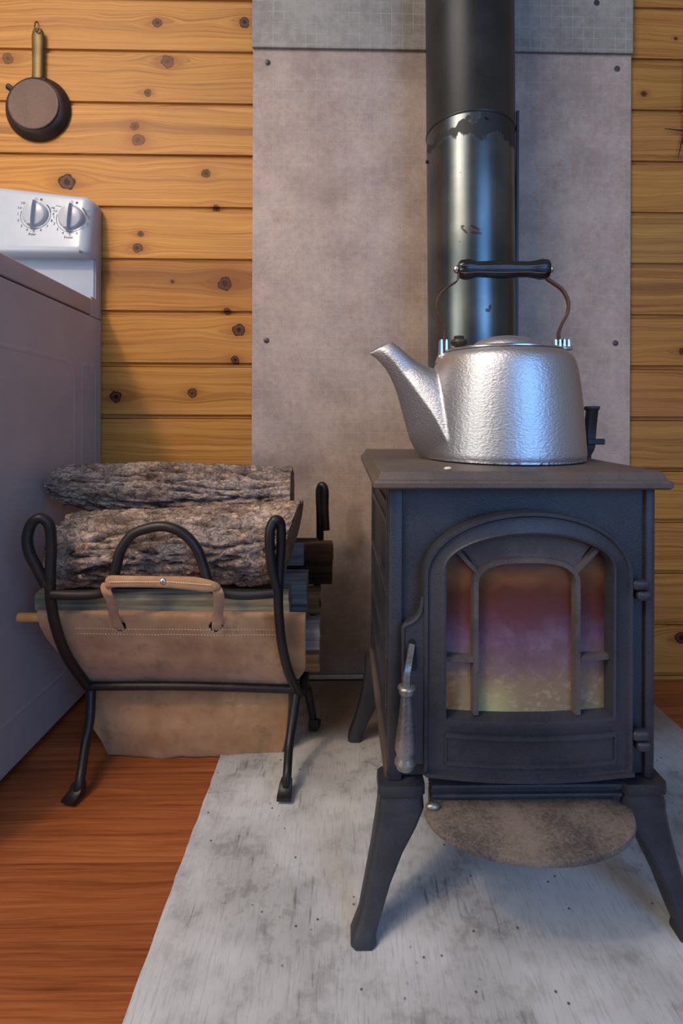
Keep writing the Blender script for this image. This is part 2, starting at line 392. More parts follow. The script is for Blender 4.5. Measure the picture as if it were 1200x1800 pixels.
def m_glass():
    t = NT('sooty_stove_glass'); p = t.coord('Position'); x, y, z = t.sep(p)
    n1 = t.noise(t.mapv(p, (1, 1, 1.4)), 9, 7, 0.72); n2 = t.noise(p, 40, 5, 0.7)
    z0 = U(900, 1262, 0.665).z; z1 = U(900, 985, 0.665).z
    f = t.math('ADD', t.math('DIVIDE', t.math('SUBTRACT', z, z0), z1 - z0), t.math('MULTIPLY', t.math('SUBTRACT', n1, 0.5), 0.34))
    col = t.ramp(f, [(0.02, sr(138, 122, 88)), (0.22, sr(132, 108, 84)), (0.38, sr(110, 84, 80)), (0.54, sr(98, 66, 84)), (0.66, sr(90, 46, 48)), (0.80, sr(84, 42, 26)), (0.93, sr(120, 74, 42)), (1.0, sr(92, 60, 44))])
    xl = U(845, 1200, 0.665).x
    gr = t.math('MULTIPLY', t.sstep(t.math('ABSOLUTE', t.math('SUBTRACT', x, xl + 0.012)), 0.045, 0.0), t.sstep(f, 0.3, 0.05))
    col = t.mix(t.math('MULTIPLY', gr, 0.75), col, sr(176, 172, 116))
    og = t.math('MULTIPLY', t.sstep(x, xl - 0.024, xl - 0.045), t.sstep(f, 0.36, 0.2))
    col = t.mix(t.math('MULTIPLY', og, 0.7), col, sr(166, 102, 36))
    pm = t.math('MULTIPLY', t.sstep(t.noise(t.mapv(p, loc=(2, 0, 4)), 16, 6, 0.75), 0.36, 0.72), t.math('MULTIPLY', t.sstep(f, 0.2, 0.4), t.sstep(f, 0.68, 0.5)))
    col = t.mix(t.math('MULTIPLY', pm, 0.55), col, sr(142, 118, 138))
    ash = t.math('MULTIPLY', t.sstep(t.noise(t.mapv(p, (1, 1, 1.5)), 75, 6, 0.8), 0.50, 0.64), t.sstep(f, 0.45, 0.08))
    col = t.mix(t.math('MULTIPLY', ash, 0.55), col, sr(188, 166, 132))
    return t.out(col, t.math('ADD', 0.16, t.math('MULTIPLY', n2, 0.25)), 0, 0.5)

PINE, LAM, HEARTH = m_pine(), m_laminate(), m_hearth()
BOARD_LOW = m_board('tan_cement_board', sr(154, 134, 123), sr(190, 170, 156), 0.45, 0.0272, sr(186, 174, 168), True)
BOARD_TOP = m_board('grey_cement_board', sr(128, 121, 112), sr(164, 157, 146), 0.8, 0.0272, sr(176, 172, 166))
CAST = m_iron('black_cast_iron', sr(34, 35, 42), sr(54, 54, 61), 0.48, 60, 0, 0.5, 0.45)
CASTTOP = m_iron('dusty_cast_iron', sr(66, 58, 54), sr(92, 80, 72), 0.55, 60, 0, 0.5, 0.3, 0.5)
LIPIRON = m_iron('ash_marked_iron', sr(62, 57, 56), sr(124, 110, 98), 0.7, 40, 0, 0.4, 0.5, 0.35)
FORGED = m_iron('forged_black_iron', sr(24, 23, 23), sr(44, 41, 40), 0.42, 80, 0.3, 0.5, 0.3, 0.25)
PIPEBLK = m_iron('flat_black_pipe', sr(26, 26, 27), sr(42, 41, 40), 0.42, 50, 0.2, 0.5, 0.1)
MUNT = m_iron('dusty_lit_iron', sr(60, 54, 54), sr(92, 82, 78), 0.6, 60, 0, 0.4, 0.4)  # lighter than the body iron: caught light painted in, along with dust
PIPE, KET = m_pipe(), m_hammered()
ALU = m_plain('polished_aluminium', sr(206, 206, 210), 0.28, 1.0)
RUST = m_iron('rusty_strap', sr(70, 44, 34), sr(112, 72, 52), 0.6, 80, 0.4)
BLACKWOOD = m_plain('black_lacquer', sr(20, 19, 22), 0.28, 0, 0.5)
ENAMEL = m_plain('white_enamel', sr(170, 177, 188), 0.26, 0, 0.5, 0.02)
SIDE = m_plain('grey_enamel_side', sr(172, 158, 156), 0.42, 0, 0.45, 0.05, 12)
KNOBW = m_plain('white_plastic', sr(172, 176, 184), 0.3, 0, 0.5, 0.02)
INK = m_plain('black_ink', sr(40, 42, 50), 0.6)
INKRED = m_plain('maroon_ink', sr(110, 40, 56), 0.6)
COPPER = m_iron('tarnished_copper', sr(54, 36, 30), sr(86, 62, 54), 0.5, 40, 0.3, 0.5, 0.15)
COPDARK = m_iron('dark_copper', sr(36, 25, 20), sr(58, 40, 32), 0.45, 40, 0.4, 0.5, 0.1)
BRASS = m_iron('old_brass', sr(74, 60, 30), sr(118, 98, 56), 0.45, 60, 0.5)
STEEL = m_iron('worn_steel', sr(120, 118, 114), sr(176, 172, 164), 0.38, 60, 0.8)
SUEDE = m_suede()
THREAD = m_plain('cream_thread', sr(222, 200, 168), 0.8)
DOWEL = m_plain('pale_dowel', sr(206, 146, 78), 0.5, 0, 0.4, 0.1, 60)
BARK = m_bark()
ENDW = m_split('weathered_end_grain', sr(86, 66, 50), sr(138, 110, 84), sr(164, 138, 108))
SPLG = m_split('weathered_grey_split_wood', sr(84, 78, 64), sr(132, 124, 104), sr(164, 154, 130))
SPLB = m_split('blue_grey_split_wood', sr(78, 80, 86), sr(128, 128, 130), sr(164, 160, 156))
SPLD = m_split('dark_brown_split_wood', sr(34, 24, 20), sr(58, 42, 34), sr(84, 60, 44))
SPLT = m_split('tan_split_wood', sr(104, 78, 52), sr(150, 116, 80), sr(180, 146, 106))
GLASS = m_glass()
DARK = m_plain('near_black', sr(10, 10, 12), 0.8)
TRIMM = m_plain('dusty_cream_trim', sr(206, 192, 172), 0.8, 0, 0.3, 0.15)
CHIP = m_plain('pale_chip', sr(226, 206, 166), 0.7)

# ------------------------------------------------------------------ setting: floor, wall, heat boards
YW = 1.31
bm = BM(); box(bm, -1.9, 2.0, -0.55, YW + 0.12, -0.06, -0.011)
floor = obj('floor', bm, DARK); floor['kind'] = 'structure'
pitch = 0.0585; y = 0.30 - 14 * 0.0585; row = 0
while y < YW:
    y1 = min(y + pitch, YW); x = -1.75 + random.uniform(0, 0.5)
    while x < 1.85:
        L = random.uniform(0.85, 1.6); bm = BM()
        box(bm, x + 0.0001, x + L - 0.0001, y + 0.00015, y1 - 0.00015, -0.011, random.uniform(-0.00008, 0.0), 0.0, 1)
        obj('plank', bm, LAM, floor); x += L
    y = y1; row += 1

bm = BM(); box(bm, -1.9, 2.0, YW + 0.018, YW + 0.12, -0.05, 2.7)
wall = obj('wall_back', bm, DARK); wall['kind'] = 'structure'
PITCH_PX = 91.2
pz = 0.1310                      # reveal of one board
ztop = U(443, 98.3, YW).z        # a joint line measured on the left
joint0 = ztop - 8 * (ztop - U(443, 828, YW).z) / 8
pz = (ztop - U(443, 828, YW).z) / 8
knots = {0: [(277, 40, 8), (430, 40, 9, 1.0)], 1: [(295, 108, 11, 0.72), (260, 163, 6), (14, 103, 9, 0.72)], 2: [(237, 222, 7, 0.72), (243, 246, 10, 0.72)],
         3: [(118, 320, 13, 1.0), (362, 305, 7), (380, 367, 6)], 4: [(247, 411, 5), (242, 436, 8)], 5: [(395, 498, 11), (399, 547, 6), (303, 495, 3)],
         6: [(420, 580, 10, 1.0), (413, 633, 7, 1.0)], 7: [(204, 697, 10, 1.0), (338, 691, 8)]}
knots_r = {0: [(1187, 68, 3)], 1: [(1131, 165, 5)], 12: [(1196, 1121, 10, 1.0)], 6: [(1199, 618, 6)], 8: [(1140, 728, 3)]}
streaks = {2: (230, 0.012, 0.45), 5: (487, 0.030, 0.60), 7: (693, 0.006, 0.30)}
streaks_r = {5: (503, 0.007, 0.5)}
tints = {0: (0.98, 0.97, 0.95), 1: (0.93, 0.93, 0.93), 2: (1.0, 1.02, 1.06), 3: (1.0, 1.0, 1.0), 4: (1.0, 1.01, 1.02), 5: (0.94, 0.9, 0.86), 6: (1.02, 1.0, 0.96), 7: (1.0, 1.0, 0.98), 8: (0.98, 0.97, 0.95)}
def plank_mesh(x0, x1, nm):
    bm = BM(); d = YW
    pr = [(d, 0.0108), (d - 0.0004, 0.0120), (d - 0.0004, pz - 0.0016), (d + 0.0010, pz - 0.0005), (d + 0.016, pz - 0.0005), (d + 0.016, 0.0016), (d + 0.0066, 0.0014), (d + 0.0056, 0.0100)]
    loft(bm, [[Vector((x, a, b)) for a, b in pr] for x in (x0, x1)])
    bmesh.ops.recalc_face_normals(bm, faces=bm.faces)
    me = bpy.data.meshes.new(nm); bm.to_mesh(me); bm.free(); me.materials.append(PINE); return me
xm = U(760, 600, YW).x
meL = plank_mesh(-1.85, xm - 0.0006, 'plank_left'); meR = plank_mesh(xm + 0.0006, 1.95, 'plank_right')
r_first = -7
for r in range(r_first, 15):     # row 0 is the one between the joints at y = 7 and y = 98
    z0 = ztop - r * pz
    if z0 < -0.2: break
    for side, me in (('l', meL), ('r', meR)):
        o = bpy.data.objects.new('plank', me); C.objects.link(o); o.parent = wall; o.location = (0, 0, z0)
        kk = (knots if side == 'l' else knots_r).get(r, [])
        o['knot_strength'] = tuple((kk[i][3] if len(kk[i]) > 3 else 0.9) if i < len(kk) else 0.0 for i in range(3))
        for i in range(3):
            if i < len(kk):
                p_ = U(kk[i][0], kk[i][1], YW); o['knot_%d' % (i + 1)] = (p_.x, p_.z, kk[i][2] * YW / F)
            else: o['knot_%d' % (i + 1)] = (-50.0, 0.0, 0.001)
        st = (streaks if side == 'l' else streaks_r).get(r)
        o['streak'] = (U(300 if side == 'l' else 1150, st[0], YW).z, st[1], st[2]) if st else (-9.0, 0.01, 0.0)
        o['grain_seed'] = random.uniform(0, 10)
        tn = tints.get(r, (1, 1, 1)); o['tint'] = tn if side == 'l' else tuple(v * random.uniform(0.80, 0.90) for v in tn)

yb = YW - 0.008
def panel(name, label, px0, px1, z0, z1, y0, y1, mat):
    xl, xr = px0, px1
    t = thing(name, label, 'board', ((xl + xr) / 2, y1, z0))
    bm = BM(); box(bm, xl, xr, y0, y1, z0, z1, 0.001, 1); obj('sheet', bm, mat, t); return t
xl = U(443, 500, yb).x; xr = U(1108, 500, yb).x
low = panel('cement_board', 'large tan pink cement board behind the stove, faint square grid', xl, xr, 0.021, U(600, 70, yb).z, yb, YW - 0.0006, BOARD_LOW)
xl2 = U(443, 20, yb - 0.008).x; xr2 = U(1113, 20, yb - 0.008).x
top = panel('cement_board', 'grey gridded cement board above, lapping over the tan one', xl2, xr2, U(600, 84.5, yb - 0.008).z, 2.3, yb - 0.0075, yb - 0.0003, BOARD_TOP)
def screw(parent, px, py, Y):
    c = U(px, py, Y); bm = BM()
    lathe(bm, [(0.0001, 0.0), (0.0072, 0.0), (0.0072, -0.0012), (0.0050, -0.0018), (0.0046, -0.0034), (0.0018, -0.0040), (0.0001, -0.0040)], (c.x, Y, c.z), 14, 'Y')
    o = obj('screw', bm, STEEL2, parent, True); return o
STEEL2 = m_iron('dull_grey_screw', sr(64, 62, 64), sr(96, 92, 92), 0.45, 60, 0.5)
for px_, py_ in ((470, 110), (1084, 121), (468, 598), (1081, 603)): screw(low, px_, py_, yb - 0.0002)
for px_, py_ in ((1048, 5),): screw(top, px_, py_, yb - 0.0077)
bm = BM(); box(bm, xl + 0.002, xr - 0.002, YW - 0.012, YW - 0.0006, 0.0085, 0.0195, 0.002, 1)
o = obj('trim_1', bm, TRIMM); o['kind'] = 'structure'

# hearth pad
hx0, hx1 = -0.2335, 0.7300
t = thing('hearth_pad', 'worn grey cement hearth pad lying on the orange floor under the stove', 'hearth', (0.25, 0.8, 0.0004))
bm = BM(); N = 90
ring = []
for k in range(N + 1): ring.append((hx0 + 0.0018 * fbm(Vector((k * 0.35, 1, 0))), 0.2 + (YW - 0.014 - 0.2) * k / N))
for k in range(N, -1, -1): ring.append((hx1 + 0.0015 * fbm(Vector((k * 0.35, 9, 0))), 0.2 + (YW - 0.014 - 0.2) * k / N))
loft(bm, [[Vector((a + (0.001 if i == 0 else 0), b, z)) for a, b in ring] for i, z in enumerate((0.0006, 0.0070))])
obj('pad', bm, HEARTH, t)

# ------------------------------------------------------------------ stove
YB0, YB1 = 0.66, 1.04            # body front and back
XC = (U(683, 1000, YB0).x + U(1152, 1000, YB0).x) / 2
XL, XR = U(683, 1000, YB0).x, U(1152, 1000, YB0).x
ZB = U(900, 1372, YB0).z; ZT = U(900, 858, YB0).z + 0.002
stove = thing('wood_stove', 'black cast iron wood stove on splayed legs with arched glass door', 'stove', (XC, 0.85, 0.0072))
# top slab: tilted up slightly to the back
SX0, SX1, SY0, SY1 = U(656, 857, 0.641).x, U(1187, 857, 0.641).x, 0.641, 1.065
sz0 = U(900, 858, 0.641).z; ztf = U(900, 828, 0.652).z
TILT = 0.026
def slabz(Y): return ztf + (Y - 0.652) * TILT
def sring(off, zo):
    x0, x1, y0, y1 = SX0 + off, SX1 - off, SY0 + off, SY1 - off
    out = []
    for a, b in ((x0, y0), (x1, y0), (x1, y1), (x0, y1)): out.append(Vector((a, b, slabz(b) + zo)))
    return out
def slab_ring(off, zo, rc=0.004):
    x0, x1, y0, y1 = SX0 + off, SX1 - off, SY0 + off, SY1 - off; out = []
    for cx, cy, a0 in ((x0 + rc, y0 + rc, PI), (x1 - rc, y0 + rc, 1.5 * PI), (x1 - rc, y1 - rc, 0), (x0 + rc, y1 - rc, 0.5 * PI)):
        for k in range(4):
            a = a0 + k / 3 * PI / 2
            p = (cx + rc * math.cos(a), cy + rc * math.sin(a)); out.append(Vector((p[0], p[1], slabz(p[1]) + zo)))
    return out
bm = BM()
loft(bm, [slab_ring(0.012, -0.0225), slab_ring(0.003, -0.0225), slab_ring(0.0, -0.020), slab_ring(0.0, -0.0145), slab_ring(0.002, -0.0115), slab_ring(0.005, -0.0105), slab_ring(0.0095, -0.001), slab_ring(0.0115, 0.0)])
obj('top_plate', bm, CASTTOP, stove, True, 25)
# body: posts, recessed front plate, sides, back, bottom
bm = BM()
box(bm, XL + 0.004, XR - 0.004, YB0 + 0.006, YB1, ZB + 0.002, ZT, 0.003, 1)
obj('body', bm, CAST, stove)
pw = U(708, 1000, YB0).x - XL
for x0, x1 in ((XL, XL + pw), (XR - pw * 0.72, XR)):
    bm = BM(); box(bm, x0, x1, YB0, YB0 + 0.022, ZB, ZT - 0.001, 0.0035, 2); obj('corner_post', bm, CAST, stove, True)
for x0, x1 in ((XL, XL + 0.02), (XR - 0.02, XR)):
    bm = BM(); box(bm, x0, x1, YB1 - 0.018, YB1 + 0.002, ZB, ZT - 0.001, 0.003, 2); obj('corner_post', bm, CAST, stove, True)
for sx, s in ((XL, -1), (XR, 1)):
    bm = BM(); a, b = sorted((sx + s * 0.0015, sx - s * 0.006))
    for zc, h in ((ZT - 0.030, 0.007), (ZT - 0.056, 0.009), (ZT - 0.15, 0.007), (ZT - 0.235, 0.009), (ZT - 0.30, 0.010)):
        box(bm, a, b, YB0 + 0.026, YB1 - 0.022, zc - h / 2, zc + h / 2, 0.0015, 1)
    for yc in (YB0 + 0.031, YB1 - 0.027): box(bm, a + 0.0002, b - 0.0002, yc - 0.004, yc + 0.004, ZT - 0.305, ZT - 0.015, 0.0015, 1)
    obj('side_molding', bm, CAST, stove)
    bm = BM(); a, b = sorted((sx + s * 0.004, sx - s * 0.006)); box(bm, a, b, YB0 + 0.008, YB1, ZB - 0.004, ZB + 0.014, 0.003, 2)
    obj('base_molding', bm, CASTTOP, stove, True)
# door -------------------------------------------------------------
YD = 0.646
def bow(v):
    q = (v.x - XC) / 0.13
    v.y -= 0.0125 * max(0.0, 1 - q * q)
    return v
def contour(pxl, pxr, pyt, pys, pyb, y, nb=16, na=28, ns=8):
    a = U(pxl, pys, YD); b = U(pxr, pys, YD); zt = U(900, pyt, YD).z; zs = a.z; zb = U(900, pyb, YD).z
    c = (a.x + b.x) / 2; hw = (b.x - a.x) / 2; out = []
    for k in range(ns): out.append(Vector((a.x, y, zb + (zs - zb) * k / ns)))
    for k in range(na): an = PI - PI * k / na; out.append(Vector((c + hw * math.cos(an), y, zs + (zt - zs) * math.sin(an))))
    for k in range(ns): out.append(Vector((b.x, y, zs + (zb - zs) * k / ns)))
    for k in range(nb): out.append(Vector((b.x + (a.x - b.x) * k / nb, y, zb)))
    return [bow(p) for p in out]
door_rings = [contour(745, 1114, 897, 1012, 1363, YD + 0.020), contour(745, 1114, 897, 1012, 1363, YD + 0.002), contour(746.5, 1112.5, 898.5, 1012.5, 1362, YD),
              contour(752, 1107, 904, 1014, 1358, YD), contour(754, 1105, 907, 1015, 1356, YD + 0.003), contour(776, 1086, 930, 1004, 1276, YD + 0.003),
              contour(780, 1082, 934, 1002, 1270, YD + 0.001), contour(784, 1078, 938, 1000, 1262, YD + 0.002), contour(787, 1075, 942, 1000, 1259, YD + 0.016), contour(788, 1074, 943, 1001, 1257, YD + 0.026)]
bm = BM(); V = loft(bm, door_rings, True, False)
door = obj('door', bm, CAST, stove, True, 50)
# lower moulded panel on the door and door bottom lip
def strip(bm, pts, w, d0, d1):
    for (ax, ay), (bx, by) in zip(pts, pts[1:]):
        a = U(ax, ay, YD); b = U(bx, by, YD)
        n = 10; dirv = (b - a).normalized(); nv = Vector((-dirv.z, 0, dirv.x)) * w / 2
        rings = []
        for k in range(n + 1):
            p = a.lerp(b, k / n)
            q = [Vector((p.x + nv.x, d1, p.z + nv.z)), Vector((p.x + nv.x * 0.6, d0, p.z + nv.z * 0.6)), Vector((p.x - nv.x * 0.6, d0, p.z - nv.z * 0.6)), Vector((p.x - nv.x, d1, p.z - nv.z))]
            rings.append([bow(v) for v in q])
        loft(bm, rings)
bm = BM()
strip(bm, [(782, 1290), (1080, 1290)], 0.007, YD, YD + 0.008); strip(bm, [(782, 1338), (1080, 1338)], 0.006, YD, YD + 0.008)
strip(bm, [(782, 1290), (782, 1338)], 0.004, YD + 0.001, YD + 0.008); strip(bm, [(1080, 1290), (1080, 1338)], 0.004, YD + 0.001, YD + 0.008)
strip(bm, [(747, 1360), (1113, 1360)], 0.008, YD - 0.003, YD + 0.010)
obj('door_molding', bm, CAST, stove, True, 40)
# muntins
YM = YD + 0.010
def munt(bm, pts, w=0.0105, d0=None, d1=None, taper=0.55):
    d0 = YM if d0 is None else d0; d1 = YD + 0.027 if d1 is None else d1
    P = [U(a, b, YD) for a, b in pts]; rings = []
    for i, p in enumerate(P):
        tdir = (P[min(i + 1, len(P) - 1)] - P[max(i - 1, 0)]).normalized(); nv = Vector((-tdir.z, 0, tdir.x)) * w / 2
        q = [Vector((p.x + nv.x, d1, p.z + nv.z)), Vector((p.x + nv.x * taper, d0, p.z + nv.z * taper)), Vector((p.x - nv.x * taper, d0, p.z - nv.z * taper)), Vector((p.x - nv.x, d1, p.z - nv.z))]
        rings.append([bow(v) for v in q])
    loft(bm, rings)
def lin(a, b, n=8): return [(a[0] + (b[0] - a[0]) * k / n, a[1] + (b[1] - a[1]) * k / n) for k in range(n + 1)]
arch = [(837, 1258 - (1258 - 1035) * k / 8) for k in range(8)]
for k in range(25):
    an = PI - PI * k / 24
    sx_, sz_ = math.cos(an), math.sin(an)
    arch.append((927 + 90 * math.copysign(abs(sx_) ** 0.72, sx_), 1030 - 45 * abs(sz_) ** 0.8))
arch += [(1017, 1035 + (1258 - 1035) * k / 8) for k in range(1, 9)]
bm = BM(); munt(bm, arch); obj('muntin', bm, MUNT, stove, True, 40)
for a, b in (((803, 968), (840, 1008)), ((1058, 964), (1014, 1006)), ((784, 1162), (836, 1162)), ((1018, 1160), (1077, 1160))):
    bm = BM(); munt(bm, lin(a, b), 0.0095 if abs(a[0] - b[0]) < 48 else 0.0105, YM + 0.001); obj('muntin', bm, MUNT, stove, True, 40)
# glass behind the muntins, cast panel over the inner arch
bm = BM(); rings = []
for k in range(41):
    x_ = 787 + (1075 - 787) * k / 40; up = 1000 - 59 * math.sqrt(max(0, 1 - ((x_ - 931) / 144.5) ** 2))
    q = []
    for py_, d in ((up, YD + 0.0215), (1259, YD + 0.0215), (1259, YD + 0.025), (up, YD + 0.025)):
        p = U(x_, py_, YD); q.append(bow(Vector((p.x, d, p.z))))
    rings.append(q)
loft(bm, rings); obj('door_glass', bm, GLASS, stove)
def arch_y(x):   # y of the inner muntin arch at pixel column x
    q = min(1.0, abs(x - 927) / 90); return 1030 - 45 * abs(math.sin(math.acos(q ** (1 / 0.72)))) ** 0.8
bm = BM(); V = []
xs = [812 + (1047 - 812) * k / 24 for k in range(25)]
for d in (YD + 0.0175, YD + 0.0212):
    ro = []
    for x_ in xs:
        up = 1000 - 62 * math.sqrt(max(0, 1 - ((x_ - 931) / 147) ** 2)) - 1
        lo = arch_y(x_) if 840 < x_ < 1014 else (up + (1006 - up) * ((x_ - 812) / 28 if x_ < 900 else (1047 - x_) / 33))
        ro.append((bow(Vector((U(x_, up, YD).x, d, U(x_, up, YD).z))), bow(Vector((U(x_, lo, YD).x, d, U(x_, lo, YD).z)))))
    V.append(ro)
loft(bm, [[V[0][i][0], V[0][i][1], V[1][i][1], V[1][i][0]] for i in range(25)])
obj('arch_panel', bm, MUNT, stove, True, 30)
# latch tab with slot
bm = BM()
tab = [(709, 1345), (709, 1106), (712, 1101), (722, 1097), (732, 1090), (739, 1080), (742, 1066), (744, 1050), (750, 1050), (750, 1345)]
loft(bm, [[Vector((U(a, b, YD).x, y_, U(a, b, YD).z)) for a, b in tab] for y_ in (YD + 0.020, YD + 0.004, YD + 0.0025)])
strip_pts = tab[1:8]
obj('latch_tab', bm, CAST, stove)
bm = BM()
P = [U(a, b, YD) for a, b in tab[1:8]]
tube(bm, [Vector((p.x, YD + 0.003, p.z)) for p in P], 0.0028, 8, 4)
tube(bm, [Vector((U(709, 1106, YD).x, YD + 0.003, U(709, 1106, YD).z)), Vector((U(709, 1200, YD).x, YD + 0.003, U(709, 1200, YD).z)), Vector((U(709, 1345, YD).x, YD + 0.003, U(709, 1345, YD).z))], 0.0026, 8, 3)
obj('tab_rim', bm, CAST, stove, True)
bm = BM(); ring = []
c0, c1 = U(724, 1133, YD), U(726, 1172, YD)
for k in range(9): a = PI * k / 8; ring.append((c0.x + 0.0052 * math.cos(a), c0.z + 0.0062 * math.sin(a)))
for k in range(9): a = PI + PI * k / 8; ring.append((c1.x + 0.0052 * math.cos(a), c1.z + 0.0062 * math.sin(a)))
loft(bm, [[Vector((a, y_, b)) for a, b in ring] for y_ in (YD + 0.003, YD + 0.0018)])  # black plate set on the tab, painting the shade inside the slot
obj('latch_slot_shade', bm, DARK, stove)
# door handle
handle = bpy.data.objects.new('door_handle', None); C.objects.link(handle); handle.parent = stove
hp = U(715, 1200, YD); handle.location = Vector((hp.x, YD - 0.02, hp.z)) - origin(stove)
YH = YD - 0.022
bm = BM()
pts = [U(724, 1128, YD + 0.006), U(721, 1150, YD - 0.006), U(717, 1172, YD - 0.018), U(714, 1190, YH), U(714, 1210, YH)]
ribbon(bm, pts, (0.95, 0.3, 0), 0.0085, 0.004); obj('lever', bm, STEEL, handle, True, 50)
def grip_lathe(prof, mat, nm):
    bm = BM(); P = [(U(px_, py_, YH), r * YH / F) for px_, py_, r in prof]; rings = []
    for p, r in P: rings.append([p + Vector((math.cos(2 * PI * k / 20) * r, math.sin(2 * PI * k / 20) * r, 0)) for k in range(20)])
    loft(bm, rings); return obj(nm, bm, mat, handle, True, 50)
grip_lathe([(714.5, 1204, 10), (714.5, 1206, 15), (714.5, 1209, 16), (714.5, 1211, 13), (714.5, 1213, 13), (714.5, 1216, 14), (714.5, 1219, 13), (714.5, 1222, 10)], STEEL, 'ferrule')
grip_lathe([(714.5, 1221, 9.5), (714.5, 1228, 11), (714, 1260, 13.5), (713, 1290, 16.5), (712, 1312, 18), (712, 1318, 18), (711.5, 1324, 15), (711.5, 1330, 15), (711.5, 1336, 18.5), (711.5, 1341, 18.5), (711.5, 1345, 15), (711.5, 1349, 15), (711.5, 1352, 9)], m_iron('scuffed_steel_grip', sr(86, 88, 94), sr(150, 148, 142), 0.36, 50, 0.7), 'grip')
# hinges
for py_ in (1030, 1296):
    for dy, px0, px1 in ((0, 1113, 1143), (19, 1121, 1146)):
        bm = BM(); a = U(px0, py_ + dy, YD); b = U(px1, py_ + dy, YD)
        box(bm, a.x, b.x, YD - 0.001, YD + 0.014, a.z - 0.0062, a.z + 0.0062, 0.004, 3)
        obj('hinge', bm, CAST, stove, True)
# lower apron
bm = BM(); ya = YB0 - 0.002
for pyt, pyb, dy, bv in ((1374, 1384, -0.006, 0.003), (1384, 1391, -0.002, 0.001), (1390, 1399, -0.006, 0.003), (1398, 1432, 0.0, 0.002)):
    z1 = U(900, pyt, ya).z; z0 = U(900, pyb, ya).z
    box(bm, U(757, 1400, ya).x, U(1091, 1400, ya).x, ya + dy, YB0 + 0.02, z0, z1, bv, 2)
obj('apron', bm, CAST, stove, True)
# ash lip
zl = 0.650 - 680 * 0.635 / F; xc = U(930, 1440, 0.635).x
yl0 = 0.650
def lip_ring(off, z):
    out = []
    for k in range(41):
        a = PI + PI * k / 40
        out.append(Vector((xc + (0.1305 - off) * math.cos(a), yl0 - 0.010 + (0.078 - off) * math.sin(a), z)))
    out += [Vector((xc + 0.112, yl0 + 0.012, z)), Vector((xc - 0.112, yl0 + 0.012, z))]
    return out
bm = BM(); loft(bm, [lip_ring(0.006, zl - 0.0095), lip_ring(0.001, zl - 0.0085), lip_ring(0.0, zl - 0.005), lip_ring(0.001, zl - 0.001), lip_ring(0.004, zl)])
obj('ash_lip', bm, LIPIRON, stove, True, 40)
# legs
def leg(sx, front):
    s = sx
    bm = BM()
    xe = XL if s < 0 else XR
    def X(d): return xe + s * d          # d: outwards
    if front:
        st = [(ZB + 0.000, -0.047, 0.012, -0.010, 0.030), (ZB - 0.012, -0.047, 0.013, -0.011, 0.032), (ZB - 0.016, -0.045, 0.010, -0.008, 0.030), (ZB - 0.030, -0.046, 0.012, -0.010, 0.032),
              (ZB - 0.036, -0.044, 0.012, -0.010, 0.032), (ZB - 0.055, -0.036, 0.015, -0.011, 0.028), (ZB - 0.085, -0.018, 0.021, -0.015, 0.020), (ZB - 0.12, -0.002, 0.029, -0.020, 0.012), (ZB - 0.155, 0.010, 0.037, -0.026, 0.004), (0.020, 0.0165, 0.0455, -0.031, -0.001), (0.0125, 0.016, 0.0480, -0.034, 0.001), (0.0076, 0.0165, 0.0475, -0.033, 0.001)]
        fy = lambda d: YB0 + d
    else:
        st = [(ZB + 0.000, -0.045, 0.010, -0.010, 0.030), (ZB - 0.014, -0.045, 0.012, -0.011, 0.030), (ZB - 0.040, -0.038, 0.013, -0.010, 0.028), (ZB - 0.085, -0.018, 0.020, -0.014, 0.022), (ZB - 0.13, 0.000, 0.030, -0.021, 0.012), (0.020, 0.016, 0.044, -0.031, -0.001), (0.0076, 0.016, 0.046, -0.034, 0.000)]
        fy = lambda d: YB1 - d
    rings = []
    for z, a, b, c, d in st:
        r = 0.006
        xs_ = [(a, c + r), (a + r, c), (b - r, c), (b, c + r), (b, d - r), (b - r, d), (a + r, d), (a, d - r)]
        rings.append([Vector((X(p), fy(q), z)) for p, q in xs_])
    loft(bm, rings)
    obj('leg', bm, CAST, stove, True, 45)
for s in (-1, 1):
    leg(s, True); leg(s, False)
# damper lever on the right side near the back
dl = bpy.data.objects.new('damper_lever', None); C.objects.link(dl); dl.parent = stove
dl.location = Vector((XR, 0.95, 0.52)) - origin(stove)
YL = 0.95; bm = BM(); rings = []
for px_, py_, wx in ((1030, 860, 6), (1033, 800, 5), (1034, 792, 8), (1035, 786, 9), (1036, 770, 9), (1040, 722, 9.5), (1040, 720, 11), (1040.5, 717, 12), (1040.5, 714, 11)):
    c = U(px_, py_, YL); hw = wx * YL / F
    rings.append([c + Vector((a * hw, b * hw * 0.7, 0)) for a, b in ((-1, -0.6), (-0.7, -1), (0.7, -1), (1, -0.6), (1, 0.6), (0.7, 1), (-0.7, 1), (-1, 0.6))])
loft(bm, rings); obj('handle', bm, FORGED, dl, True, 40)
bm = BM(); a = U(1024, 781, YL); b = U(1055, 771, YL); box(bm, a.x, b.x, YL - 0.018, YL - 0.007, a.z, b.z, 0.0015, 1); obj('cross_bar', bm, FORGED, dl)
bm = BM(); tube(bm, [U(1021, 860, YL + 0.03), U(1021.5, 745, YL + 0.03), U(1022, 728, YL + 0.03), U(1023, 716, YL + 0.03)], lambda u: 0.0025 + 0.003 * max(0, u - 0.7) / 0.3, 10, 5); obj('pin', bm, FORGED, dl, True)
bm = BM(); c = U(1026, 850, YL); tube(bm, [(XR - 0.006, YL + 0.012, c.z), (XR + 0.03, YL + 0.012, c.z), (c.x + 0.012, YL + 0.012, c.z)], 0.010, 12, 2); obj('pivot', bm, FORGED, dl, True)
